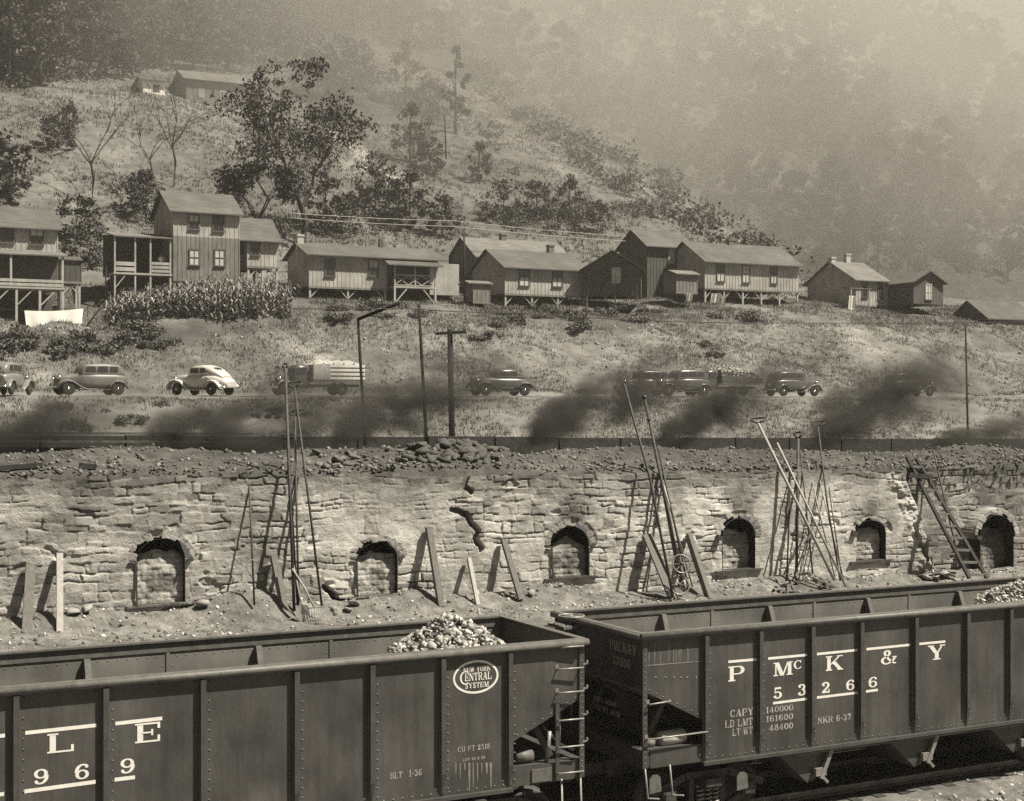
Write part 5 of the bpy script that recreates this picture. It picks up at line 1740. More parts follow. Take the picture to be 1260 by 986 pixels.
MB().box(ws * .45, ws * .75, -.05, -.004, .9, 1.7).build("door", M['board_soot'], sk)

# ================================================================== washing, people, corn
a, b = on_n(30, 382, 101), on_n(102.5, 379.5, 100.6)
nx, nz = 22, 9
vs = []
for i in range(nx):
    t = i / (nx - 1)
    top = a.lerp(b, t); top.z -= .18 * 4 * t * (1 - t) * .6
    for j in range(nz):
        k = j / (nz - 1)
        inset = .05 * k * (1 - 2 * t) * 3.2
        vs.append((top.x + inset, top.y + .07 * math.sin(t * 19) * k - .1 * k, top.z - 1.48 * k))
o = np_mesh("bed_sheet", np.array(vs), grid_faces(nx, nz), M['cloth'], smooth=True)
tag(o, "white bed sheet hung on the clothes line below the left porch", "sheet")
p = on_n(-20, 381, 101); q2 = on_n(129, 373, 101)
tag(MB().tube([p, a + Vector((0, 0, .01)), b + Vector((0, 0, .01)), q2], .012, 5).build("clothes_line", M['wire']), "thin clothes line carrying the white sheet", "clothes line")
for (px, py, w, h_, lab) in ((1049, 374, .75, 1.5, "white cloth hung at the porch post of the right house"), (881, 367, .9, .8, "white rag drying under the three window house"), (890, 369, .5, .7, "smaller white rag right of the drying rag under the three window house"), (849, 366, .6, .7, "pale bundle lying by the little entry shed")):
    c = on_n(px, py, 109.4)
    vs = [(c.x - w / 2 + w * i / 6, c.y + .08 * math.sin(i * 1.9) + .05 * j, c.z + h_ / 2 - h_ * j / 4 + .05 * math.sin(i * 2.3) * (j == 4)) for i in range(7) for j in range(5)]
    tag(np_mesh("hung_cloth", np.array(vs), grid_faces(7, 5), M['cloth'], smooth=True), lab, "cloth")

def person(label, loc, face, hgt=1.6, shirt='cloth'):
    root = empty("person", loc, face, label, "person")
    k = hgt / 1.7
    sk_ = [((0, 0, .93), .13), ((0, 0, 1.15), .125), ((0, 0, 1.36), .15), ((0, .0, 1.47), .06), ((.01, 0, 1.56), .085), ((.02, 0, 1.66), .07),
           ((0, .17, 1.38), .055), ((.04, .24, 1.12), .043), ((.2, .2, .95), .035), ((.27, .18, .93), .04),
           ((0, -.17, 1.38), .055), ((.04, -.24, 1.12), .043), ((.2, -.2, .95), .035), ((.27, -.18, .93), .04),
           ((0, .09, .88), .09), ((.02, .1, .48), .062), ((0, .1, .08), .045), ((.14, .11, .03), .035),
           ((0, -.09, .88), .09), ((-.01, -.1, .48), .062), ((0, -.1, .08), .045), ((.14, -.11, .03), .035)]
    ed = [(0, 1), (1, 2), (2, 3), (3, 4), (4, 5), (2, 6), (6, 7), (7, 8), (8, 9), (2, 10), (10, 11), (11, 12), (12, 13), (0, 14), (14, 15), (15, 16), (16, 17), (0, 18), (18, 19), (19, 20), (20, 21)]
    me = bpy.data.meshes.new("body")
    me.from_pydata([tuple(c * k for c in v) for v, r in sk_], ed, [])
    o = bpy.data.objects.new("body", me)
    COL.objects.link(o); o.parent = root
    m_ = o.modifiers.new("Skin", 'SKIN')
    if not me.skin_vertices:
        import bmesh
        bm = bmesh.new(); bm.from_mesh(me); bm.verts.layers.skin.verify(); bm.to_mesh(me); bm.free()
    for i, (v, r) in enumerate(sk_):
        me.skin_vertices[0].data[i].radius = (r * k, r * k)
    me.skin_vertices[0].data[0].use_root = True
    s_ = o.modifiers.new("Subdivision", 'SUBSURF'); s_.levels = 1; s_.render_levels = 2
    me.materials.append(M['skin'])
    MB().lathe([(.86 * k, .19 * k), (1.0 * k, .165 * k), (1.2 * k, .165 * k), (1.36 * k, .19 * k), (1.43 * k, .13 * k), (1.45 * k, .06 * k)], (0, 0, 0), (0, 0, 1), 14).tube([(0, .15 * k, 1.38 * k), (.03 * k, .24 * k, 1.16 * k)], [.08 * k, .06 * k], 8).tube([(0, -.15 * k, 1.38 * k), (.03 * k, -.24 * k, 1.16 * k)], [.08 * k, .06 * k], 8).build("shirt", M[shirt], root)
    MB().lathe([(.42 * k, .24 * k), (.7 * k, .21 * k), (.9 * k, .185 * k)], (0, 0, 0), (0, 0, 1), 14).build("skirt", M['trouser'], root)
    MB().sphere((-.005 * k, 0, 1.66 * k), .108 * k, 12, 7, (1, .95, .85)).build("hair", M['hair'], root)
    return root
pp = on_n(198.5, 337, 112.9)
pp.z = H2.location.z + zf + .0
person("person in a white shirt standing behind the porch rail of the two storey house", pp, R(-100), 1.6)

# corn patch
def corn_mesh(seed):
    r = random.Random(seed)
    mb = MB()
    h = r.uniform(1.8, 2.25)
    mb.tube([(0, 0, -.1), (r.uniform(-.05, .05), r.uniform(-.05, .05), h * .5), (r.uniform(-.12, .12), r.uniform(-.12, .12), h)], [.03, .024, .012], 5)
    for k in range(10):
        z = h * (.15 + .08 * k)
        t = k * 2.6 + r.uniform(-.5, .5)
        c, s = math.cos(t), math.sin(t)
        L_ = r.uniform(.5, .85)
        pts = [(0, 0), (.3 * L_, .35 * L_), (.65 * L_, .38 * L_), (L_, r.uniform(-.15, .15))]
        vs, fs = [], []
        for j, (d, u_) in enumerate(pts):
            w = (.05, .065, .05, .008)[j]
            vs += [(c * d - s * w, s * d + c * w, z + u_), (c * d + s * w, s * d - c * w, z + u_)]
        mb.add(vs, [(0, 1, 3, 2), (2, 3, 5, 4), (4, 5, 7, 6)])
    for k in range(5):
        t = k * 1.25
        mb.bar((0, 0, h), (.13 * math.cos(t), .13 * math.sin(t), h + .24), .012, .012)
    me = mb.build("corn_stalk", M['corn'])
    return me
cps = [corn_mesh(k) for k in range(6)]
cnt = 0
LC = "leafy corn stalk in the dense patch below the two storey house"
spots = []
cr_ = random.Random(3)
for k in range(9000):
    s = cr_.uniform(18, 48); n = cr_.choice([100.5, 101.3, 102.1, 102.9, 103.7, 104.5, 105.3]) + cr_.uniform(-.15, .15)
    z = float(hterr(s, n))
    px, py = project(s, n, z)
    lo = np.interp(px, [125, 150, 220, 300, 360], [406, 408, 402, 397, 393])
    if 122 < px < 358 and 362 < py < lo and all(abs(s - a_) > .36 or abs(n - b_) > .5 for a_, b_, _ in spots):
        spots.append((s, n, z))
    if len(spots) >= 230:
        break
for i, (s, n, z) in enumerate(spots):
    o = cps[i] if i < 6 else cps[i % 6].copy()
    if i >= 6:
        COL.objects.link(o)
    o.location = (s, n, z); o.rotation_euler = (0, 0, cr_.uniform(0, 6.3)); k_ = cr_.uniform(.8, 1.1); o.scale = (1.15, 1.15, k_)
    tag(o, LC, "corn", "corn patch below the houses")
# ================================================================== vehicles on the dirt road
def ring(x, hw, z0, z1, e=3.0, n=20, yo=0.0):
    c, h = (z0 + z1) / 2, (z1 - z0) / 2
    out = []
    for k in range(n):
        t = 2 * math.pi * (k + .5) / n
        a, b = math.cos(t), math.sin(t)
        out.append((x, yo + hw * math.copysign(abs(a) ** (2 / e), a), c + h * math.copysign(abs(b) ** (2 / e), b)))
    return out

def fender(root, path, y, w, m, th=.035):
    """pressed steel wing: a curved strip along a side-on path"""
    rings = []
    for i, (x, z) in enumerate(path):
        a, b = path[max(i - 1, 0)], path[min(i + 1, len(path) - 1)]
        dx, dz = b[0] - a[0], b[1] - a[1]
        l = math.hypot(dx, dz) or 1
        nx, nz = -dz / l, dx / l
        rings.append([(x + nx * th * math.sin(t), y + w / 2 * math.cos(t), z + nz * th * math.sin(t) - .05 * abs(math.cos(t)) ** 3) for t in np.linspace(0, 2 * math.pi, 13)[:-1]])
    return MB().loft(rings).build("fender", m, root)

def wheels(root, xs_, r, y, hub='chrome', dual=False):
    for x in xs_:
        for s in (-1, 1):
            w = MB().lathe([(-.08, r * .55), (-.085, r * .8), (-.05, r * .98), (.05, r * .98), (.085, r * .8), (.08, r * .55)], (x, s * y, r), (0, s, 0), 22).build("wheel", M['tyre'], root)
            MB().lathe([(.0, .02), (.03, r * .56), (.045, r * .52), (.03, r * .3)], (x, s * y, r), (0, s, 0), 18).build("rim", M['paint_mid'], w)
            MB().lathe([(.03, r * .24), (.08, r * .2), (.10, .01)], (x, s * y, r), (0, s, 0), 12).build("hubcap", M[hub], w)

def car(label, px, n, yaw, paint='paint_dk', style='sedan', spare=False, shine='chrome', scale=1.0, cat="car", group="cars parked along the dirt road", rim='paint_mid'):
    p = on_n(px, 487, n)
    root = empty("parked_car", (p.x, n, ROAD_Z + .005), R(yaw), label, cat, group)
    P = M[paint]
    if style == 'sedan':
        body = [ring(2.02, .26, .50, 1.02, 3), ring(1.98, .30, .46, 1.10, 3), ring(1.3, .40, .44, 1.16, 3), ring(.82, .50, .42, 1.20, 3.2), ring(.66, .66, .40, 1.22, 4),
                ring(-.2, .74, .38, 1.22, 4.5), ring(-1.3, .73, .38, 1.22, 4.5), ring(-1.75, .66, .40, 1.18, 4), ring(-2.0, .55, .45, 1.05, 3.5)]
        cab = [ring(.70, .58, 1.05, 1.30, 5), ring(.52, .61, 1.05, 1.66, 6), ring(.30, .63, 1.05, 1.75, 6), ring(-.8, .64, 1.05, 1.77, 6), ring(-1.5, .62, 1.05, 1.72, 6), ring(-1.78, .56, 1.05, 1.52, 4), ring(-1.86, .5, 1.05, 1.25, 4)]
        wins_ = [(.42, -.14), (-.24, -.84), (-.94, -1.42)]
        zw, yw = (1.30, 1.60), .655
        wx = (1.42, -1.38)
        ff = [(2.02, .40), (1.98, .62), (1.80, .80), (1.50, .86), (1.18, .78), (.86, .56), (.55, .40), (.30, .34)]
        rf = [(-.86, .34), (-.95, .58), (-1.15, .78), (-1.42, .83), (-1.7, .74), (-1.9, .52), (-2.0, .38)]
    else:
        body = [ring(2.1, .26, .50, 1.0, 2.6), ring(2.02, .36, .42, 1.12, 2.8), ring(1.3, .50, .38, 1.2, 2.8), ring(.7, .66, .36, 1.22, 3), ring(0, .76, .34, 1.2, 3.4), ring(-.8, .78, .34, 1.2, 3.4), ring(-1.5, .72, .36, 1.16, 3), ring(-2.0, .56, .40, .98, 2.6), ring(-2.3, .38, .44, .78, 2.4)]
        cab = [ring(.72, .5, 1.0, 1.22, 3.5), ring(.48, .58, 1.0, 1.56, 4), ring(.2, .62, 1.0, 1.70, 4), ring(-.45, .64, 1.0, 1.74, 4), ring(-1.0, .60, 1.0, 1.62, 3.4), ring(-1.5, .50, 1.0, 1.38, 3), ring(-1.95, .36, .9, 1.1, 2.6)]
        wins_ = [(.40, -.28), (-.40, -.86)]
        zw, yw = (1.28, 1.56), .652
        wx = (1.42, -1.36)
        ff = [(2.12, .36), (2.1, .62), (1.9, .84), (1.5, .92), (1.1, .82), (.78, .56), (.5, .38), (.3, .33)]
        rf = [(-.74, .33), (-.86, .62), (-1.1, .82), (-1.42, .87), (-1.75, .78), (-2.05, .54), (-2.2, .36)]
    MB().loft(body).build("body", P, root)
    cb = MB().loft(cab).build("cabin", P, root)
    for s in (-1, 1):
        for x0, x1 in wins_:
            MB().prism([(x0, zw[0]), (x1, zw[0]), (x1 + .03, zw[1]), (x0 - .05, zw[1])], .012, 'y', s * yw - .006).build("side_window", M['pane'], root)
        fender(root, ff, s * .66, .36, P); fender(root, rf, s * .68, .34, P)
        MB().box(-.9, .34, *sorted((s * .60, s * .86)), .29, .33).build("running_board", P, root)
        MB().sphere((1.86, s * .42, .98), .12, 12, 7, (1.2, 1, 1)).build("headlight", M['chrome'], root)
        MB().sphere((-1.97, s * .62, .72), .05, 8, 5).build("tail_lamp", M['paint_mid'], root)
        MB().bar((.6, s * .672, 1.235), (-1.55, s * .668, 1.235), .012, .02).build("trim_strip", M['chrome'], root)
    # windscreen and back glass
    if style == 'sedan':
        MB().add([(.665, -.5, 1.32), (.665, .5, 1.32), (.545, .47, 1.60), (.545, -.47, 1.60)], [(0, 1, 2, 3)]).build("windscreen", M['pane'], root)
        MB().box(-1.835, -1.80, -.3, .3, 1.32, 1.47).build("rear_window", M['pane'], root)
    else:
        MB().add([(.70, -.44, 1.28), (.70, .44, 1.28), (.50, .42, 1.52), (.50, -.42, 1.52)], [(0, 1, 2, 3)]).build("windscreen", M['pane'], root)
        for s in (-1, 1):
            MB().add([(-1.10, s * .03, 1.605), (-1.10, s * .30, 1.575), (-1.36, s * .26, 1.43), (-1.36, s * .03, 1.475)], [(0, 1, 2, 3)]).build("rear_window", M['pane'], root)
    MB().loft([ring(2.06, .20, .52, 1.04, 2.6), ring(2.10, .18, .54, 1.02, 2.6)]).build("grille", M[shine], root)
    for x in (2.24, -2.26):
        MB().tube([(x - .08 * (1 if x > 0 else -1), -.8, .46), (x, -.5, .47), (x, .5, .47), (x - .08 * (1 if x > 0 else -1), .8, .46)], .045, 8).build("bumper", M[shine], root)
    wheels(root, wx, .37, .69)
    if spare:
        sp = MB().lathe([(-.07, .2), (-.07, .3), (-.04, .36), (.05, .36), (.08, .3), (.08, .2)], (-2.06, 0, .85), (-1, 0, 0), 22).build("spare_wheel", M['tyre'], root)
        MB().lathe([(.04, .21), (.1, .16), (.12, .01)], (-2.06, 0, .85), (-1, 0, 0), 16).build("hubcap", M['chrome'], sp)
    root.scale = (scale,) * 3
    return root

car("pale sedan seen from behind with a round spare wheel, cut by the left edge", 9, 84.2, 62, 'paint_mid', 'sedan', True)
car("tan boxy sedan with round headlights facing left beside the road bank", 110, 85.4, 188, 'paint_tan', 'sedan')
car("pale fastback coupe seen from behind with a small split rear window", 250, 84.8, 118, 'paint_lt', 'coupe')
car("dark coupe facing left to the right of the telegraph pole", 616, 85.2, 181, 'paint_dk', 'coupe')
car("dark boxy car half hidden in smoke left of the shiny sedan", 793, 87.4, 180, 'paint_dk', 'sedan')
car("shiny dark sedan with bright hubcaps parked in front of the loaded truck", 838, 84.0, 180, 'paint_dk', 'sedan')
car("dark sedan facing right with sweeping fenders near the right group of rods", 975, 85.0, 2, 'paint_dk', 'sedan', True)
car("dark car almost lost in the smoke farthest right on the road", 1118, 85.6, 0, 'paint_dk', 'sedan')

def truck(label, px, n, yaw, kind, group=None):
    p = on_n(px, 487, n)
    t = empty("stake_truck" if kind == 'stake' else "dump_truck", (p.x, n, ROAD_Z + .005), R(yaw), label, "truck", group)
    P = M['paint_dk']
    MB().loft([ring(3.0, .26, .6, 1.12, 3), ring(2.95, .34, .55, 1.22, 3), ring(2.1, .45, .55, 1.32, 3), ring(1.95, .6, .55, 1.36, 4)]).build("hood", P, t)
    MB().loft([ring(1.98, .68, .5, 1.4, 5), ring(1.8, .74, .5, 1.95, 6), ring(1.6, .76, .5, 2.05, 6), ring(.85, .76, .5, 2.05, 6), ring(.8, .72, .5, 1.9, 5)]).build("cab", P, t)
    for s in (-1, 1):
        MB().prism([(1.72, 1.42), (1.05, 1.42), (1.05, 1.86), (1.66, 1.86)], .012, 'y', s * .772 - .006).build("side_window", M['pane'], t)
        fender(t, [(3.1, .55), (3.02, .82), (2.75, 1.0), (2.45, 1.02), (2.1, .86), (1.8, .6), (1.5, .5)], s * .72, .36, M['paint_mid'])
        MB().sphere((2.85, s * .5, 1.12), .13, 12, 7).build("headlight", M['chrome'], t)
        MB().box(.7, 1.6, *sorted((s * .6, s * .92)), .44, .48).build("running_board", P, t)
    MB().add([(1.90, -.55, 1.45), (1.90, .55, 1.45), (1.80, .5, 1.86), (1.80, -.5, 1.86)], [(0, 1, 2, 3)]).build("windscreen", M['pane'], t)
    MB().box(-2.9, 2.9, -.45, -.35, .58, .74).box(-2.9, 2.9, .35, .45, .58, .74).build("chassis", M['iron'], t)
    MB().box(3.12, 3.18, -.85, .85, .5, .62).build("bumper", M['chrome'], t)
    wheels(t, (2.5, -1.5), .43, .78)
    MB().box(-3.1, .68, -1.05, 1.05, .92, 1.04).build("bed", M['board_dk'], t)
    if kind == 'stake':
        for s in (-1, 1):
            for k in range(6):
                x = -3.02 + .73 * k
                MB().box(x - .04, x + .04, *sorted((s * 1.0, s * 1.045)), 1.04, 2.2).build("stake", M['board_dk'], t)
            for k in range(4):
                z = 1.16 + k * .27
                MB().box(-3.08, -.55, *sorted((s * 1.046, s * 1.075)), z - .085, z + .085).build("side_slat", M['white'], t)
            MB().box(-.55, .66, *sorted((s * 1.046, s * 1.075)), 1.06, 2.1).build("side_panel", M['canvas'], t)
        MB().box(-3.1, -3.06, -1.0, 1.0, 1.04, 2.05).build("tail_gate", M['board'], t)
        lv = []
        nx, ny = 20, 9
        for i in range(nx):
            for j in range(ny):
                x, y = -3.06 + 3.72 * i / (nx - 1), -1.0 + 2.0 * j / (ny - 1)
                e = min(1, 6 * min(i / (nx - 1), 1 - i / (nx - 1))) * math.sin(math.pi * j / (ny - 1)) ** .5 if 0 < j < ny - 1 else 0
                lv.append((x, y, 2.06 + .30 * e + .05 * math.sin(i * 1.7) * e))
        np_mesh("canvas_cover", np.array(lv), grid_faces(nx, ny), M['canvas'], t, smooth=True)
        MB().box(-3.04, .66, -.99, .99, 1.05, 2.055).build("load", M['canvas'], t)
    else:
        MB().prism([(-3.1, 1.04), (.68, 1.04), (.72, 1.62), (-3.1, 1.42)], .06, 'y', -1.06).prism([(-3.1, 1.04), (.68, 1.04), (.72, 1.62), (-3.1, 1.42)], .06, 'y', 1.0).build("bed_side", P, t)
        MB().prism([(-1, 1.04), (1, 1.04), (1, 2.0), (-1, 2.0)], .06, 'x', .66).build("head_board", P, t)
        r = np.random.default_rng(12)
        k = 420
        x = r.uniform(-3.0, .6, k); y = r.uniform(-.98, .98, k)
        z = 1.15 + r.random(k) ** .5 * (1.35 - .45 * np.abs(y)) * (1.0 - .3 * np.abs(x + .3) / 2.6)
        vv, ff = scatter(rock_variants(5, 77, .9), np.stack([x, y, z], 1), r.uniform(.08, .2, k), 13)
        o = np_mesh("stone_load", vv, ff, M['canvas'], t)
        o['kind'] = 'stuff'
    t.scale = (.88, .92, .9) if kind == 'stake' else (.9, .9, .9)
    return t
truck("stake bed truck with a pale canvas covered load facing left", 390, 85.8, 180, 'stake')
truck("dump truck heaped with broken stone behind the shiny sedan", 888, 87.0, 180, 'dump')
# ================================================================== vegetation
def leaf_cloud(centres, radii, per, size, seed, flat=.8):
    """many small leaf faces spread through uneven clumps"""
    r = np.random.default_rng(seed)
    V, F = [], []
    o = 0
    for c, rad, k in zip(centres, radii, per):
        d = r.normal(size=(k, 3)); d /= np.linalg.norm(d, axis=1)[:, None]
        q = r.random(k) ** .45
        p = np.array(c) + d * (q * rad)[:, None] * (1, 1, flat)
        a = r.normal(size=(k, 3)); a /= np.linalg.norm(a, axis=1)[:, None]
        b = np.cross(a, r.normal(size=(k, 3))); b /= np.linalg.norm(b, axis=1)[:, None]
        s = size * r.uniform(.55, 1.25, k)[:, None]
        quad = np.stack([p - a * s, p + b * s * .55, p + a * s, p - b * s * .55], 1).reshape(-1, 3)
        V.append(quad)
        F.append(np.arange(k * 4).reshape(-1, 4) + o)
        o += k * 4
    return np.concatenate(V), np.concatenate(F)

def limbs(mb, p, d, L, r, depth, rg, ends, spread=.6, grav=.02, nseg=3):
    pts, rad = [p], [r]
    for k in range(nseg):
        d = (d + Vector((rg.gauss(0, .13), rg.gauss(0, .13), rg.gauss(0, .08) + grav))).normalized()
        p = p + d * (L / nseg)
        pts.append(p); rad.append(r * (1 - .42 * (k + 1) / nseg))
    mb.tube(pts, rad, 7 if r > .08 else 4, caps=False)
    if depth == 0:
        ends.append((p, L)); return
    for _ in range(rg.choice((2, 3)) if depth > 1 else 3):
        t = rg.uniform(.55, 1)
        q = pts[-1] if t > .8 else pts[-2].lerp(pts[-1], t)
        nd = (d + Vector((rg.gauss(0, spread), rg.gauss(0, spread), rg.gauss(.08, spread * .6)))).normalized()
        limbs(mb, q, nd, L * rg.uniform(.62, .82), r * .55, depth - 1, rg, ends, spread, grav, nseg)

def make_tree(name, seed, H, crown_r, leaf_m, trunk_m, label, group=None, depth=3, per=150, leaf=.3, trunk_frac=.3, spread=.6, leafy=1.0, clump=.18):
    rg = random.Random(seed)
    root = empty(name, (0, 0, 0), 0, label, "tree", group)
    mb, ends = MB(), []
    t0 = H * trunk_frac
    fat = .55 if leafy == 0 else 1
    mb.tube([(0, 0, -.6), (0.02 * H, 0, t0 * .6), (.0, .02 * H, t0)], [H * .022 * fat, H * .018 * fat, H * .015 * fat], 8, caps=False)
    for k in range(rg.choice((3, 4, 4))):
        a = 6.283 * k / 4 + rg.uniform(-.5, .5)
        limbs(mb, Vector((0, .02 * H, t0 * rg.uniform(.8, 1))), Vector((math.cos(a) * .7, math.sin(a) * .7, 1)).normalized(), H * .26, H * .011 * fat, depth, rg, ends, spread)
    mb.build("trunk", M[trunk_m], root)
    if leafy > 0:
        cs, rs, pr = [], [], []
        for p, L in ends:
            if rg.random() > leafy: continue
            cs.append(p[:]); rr_ = crown_r * rg.uniform(.7, 1.3) * clump; rs.append(rr_); pr.append(max(8, int(per * rg.uniform(.5, 1.2))))
        v, f = leaf_cloud(cs, rs, pr, leaf, seed)
        np_mesh("crown", v, f, M[leaf_m], root)
    return root

def make_bush(name, seed, rad, leaf_m, label, group, n=9, per=70, leaf=.16, flat=.8, cat="shrub"):
    rg = random.Random(seed)
    cs, rs, pr = [], [], []
    for k in range(n):
        a, q = rg.uniform(0, 6.28), rg.random() ** .5 * rad
        cs.append((q * math.cos(a), q * math.sin(a) * .8, rad * rg.uniform(.1, .6) * (1 - .4 * q / rad))); rs.append(rad * rg.uniform(.25, .5)); pr.append(per)
    v, f = leaf_cloud(cs, rs, pr, leaf, seed, flat)
    v[:, 2] = np.maximum(v[:, 2], -.1)
    o = np_mesh(name, v, f, M[leaf_m])
    return tag(o, label, cat, group)

def put(proto, first, loc, sc, rz, label=None, group=None, sz=1.0):
    o = proto if first else copy_tree(proto)
    o.location = loc; o.scale = (sc, sc, sc * sz); o.rotation_euler = (0, 0, rz)
    if label: o['label'] = label
    if group: o['group'] = group
    return o

# the big tree beside the two storey house: leaning trunk, open branching crown
p = on_n(372, 292, 128); zt_ = float(hterr(p.x, 128))
big = make_tree("broad_tree", 21, 19.5, 6.2, 'leaf', 'bark', "big dark open crowned tree standing behind the houses, tallest in the scene", depth=3, per=75, leaf=.23, trunk_frac=.22, spread=.72, leafy=.97, clump=.27)
big.location = (p.x, 128, zt_ - .3)
big.scale = (.84, .84, .93)
cs, rs, pr = [], [], []
rg = random.Random(77)
for k in range(84):
    a, q = rg.uniform(0, 6.28), rg.random() ** .4
    zz = rg.uniform(7.5, 18.5)
    w_ = 6.6 * math.sin(math.pi * (zz - 5.5) / 14.5) ** .6
    cs.append((q * w_ * math.cos(a) - .6, q * w_ * math.sin(a) * .7, zz - .5 * q)); rs.append(rg.uniform(.6, 1.35)); pr.append(int(rg.uniform(15, 60)))
v, f = leaf_cloud(cs, rs, pr, .22, 78, .7)
np_mesh("inner_foliage", v, f, M['leaf'], big)
p = on_n(316, 268, 127)
t2 = make_tree("broad_tree", 5, 9.0, 3.4, 'leaf_dk', 'bark', "smaller crooked tree left of the big dark tree behind the two storey house", depth=2, per=150, leaf=.22, trunk_frac=.3, spread=.8, leafy=.8, clump=.3)
t2.location = (p.x, 127, float(hterr(p.x, 127)) - .2)
def crown_tree(name, seed, H, cr, leaf_m, per=90, clumps=46, leaf=.34):
    """forest tree: a trunk with limbs and an uneven crown of leaf clumps that reaches well down the stem"""
    rg = random.Random(seed)
    root = empty(name)
    mb = MB()
    mb.tube([(0, 0, -.8), (.1, 0, H * .4), (rg.uniform(-.3, .3), rg.uniform(-.3, .3), H * .85)], [H * .02, H * .013, H * .005], 7, caps=False)
    cs, rs, pr = [], [], []
    for k in range(clumps):
        t = rg.uniform(.18, 1.0)
        prof = math.sin(math.pi * min(1, (t - .08) / .95) ** .8) ** .7
        a = rg.uniform(0, 6.28); q = cr * prof * rg.uniform(.35, 1.05)
        c = (q * math.cos(a), q * math.sin(a), H * t)
        if rg.random() < .15: continue
        cs.append(c); rs.append(cr * rg.uniform(.16, .34)); pr.append(int(per * rg.uniform(.5, 1.3)))
        if k % 4 == 0:
            mb.tube([(.05, 0, H * t * .7), (c[0] * .6, c[1] * .6, H * t * .92), c], [H * .006, H * .004, H * .002], 5, caps=False)
    mb.build("trunk", M['bark'], root)
    v, f = leaf_cloud(cs, rs, pr, leaf, seed, .75)
    np_mesh("crown", v, f, M[leaf_m], root)
    return root
# bare trees on the pale slope
for k, (px, py, H, lab) in enumerate(((112, 255, 12, "leafless thin tree farthest left on the pale slope"), (213, 232, 11.5, "leafless upright tree in the middle of the pale slope"), (185, 236, 9, "crooked leafless sapling between the bare trees"), (1080, 345, 13, "tall thin tree behind the roof of the right house"), (560, 165, 11, "thin forked tree standing on the bare ridge"))):
    h_ = hit(px, py)
    if k < 3:
        t = make_tree("bare_tree", 40 + k, H, 2, 'leaf', 'bark', lab, depth=3, trunk_frac=.35, spread=.36, leafy=0)
    else:
        t = crown_tree("thin_tree", 40 + k, H, 1.9, 'leaf', per=60, clumps=34, leaf=.24)
        tag(t, lab, "tree")
    t.location = h_
# dark shrubs and little trees placed by eye on the slope
GD = "small trees and scrub on the slope behind the houses"
bp_ = [crown_tree("bushy_tree", 60 + k, (5.2, 6.4, 4.4, 6.8, 5.0, 5.8)[k], (2.9, 2.4, 3.2, 2.5, 2.2, 3.0)[k], ('leaf', 'leaf_mid', 'leaf_mid', 'leaf', 'weed', 'leaf_mid')[k], per=42, clumps=40, leaf=.22) for k in range(6)]
spots = [(72, 185, .7, "small dark bush on the pale slope at the far left"), (85, 172, .6, "dark bush right of the bush on the pale slope"), (168, 262, .8, "dark bushy tree left of the two storey gable"), (180, 275, .7, "lower dark bush against the two storey gable"),
         (390, 120, 1.5, "large leafy tree above the big dark tree"), (425, 128, 1.5, "leafy tree right of the top of the big dark tree"), (440, 105, 1.3, "leafy tree below the bare pale ridge"), (500, 135, 1.4, "leafy tree under the pale diagonal ridge"), (530, 145, 1.1, "low leafy tree left of the thin forked tree"),
         (505, 200, 1.0, "dark bush at the right of the pale slag strips"), (528, 215, .9, "second dark bush right of the slag strips"), (462, 262, 1.0, "dark bush below the slag strips"), (478, 275, .9, "dark bush low behind the porch of the long house"),
         (400, 285, .9, "bush behind the chimney of the long low house"), (430, 292, .9, "bush behind the ridge of the long low house"), (505, 285, .9, "bush above the right end of the long low house"), (545, 292, .9, "bush behind the pole at the middle houses"),
         (620, 275, .8, "bush above the pale roof of the middle house"), (660, 268, .8, "bush above the chimney of the pale roofed house"), (700, 272, .8, "bush above the right end of the pale roof"), (735, 290, .8, "bush left of the tall dark house gable"), (590, 225, .7, "scrub tree on the open slope above the middle houses"),
         (1010, 330, 1.0, "bush at the left gable of the right house"), (1050, 315, 1.2, "tree behind the left roof of the right house"), (1110, 318, 1.2, "tree above the wing of the right house"), (1190, 330, 1.8, "dark tree right of the right house"), (1172, 318, 1.4, "tree beside the dark tree right of the right house"), (1240, 345, 1.3, "tree behind the low dark hut"), (12, 250, 1.2, "tree behind the roof of the left porch house"), (110, 330, .7, "bush between the left shed and the corn"), (95, 300, .8, "bush above the left shed")]
for k, (px, py, sc, lab) in enumerate(spots):
    h_ = hit(px, py)
    if h_ is None: continue
    put(bp_[k % 6], k < 6, h_ - Vector((0, 0, .3)), sc, rnd.uniform(0, 6.3), lab, GD)

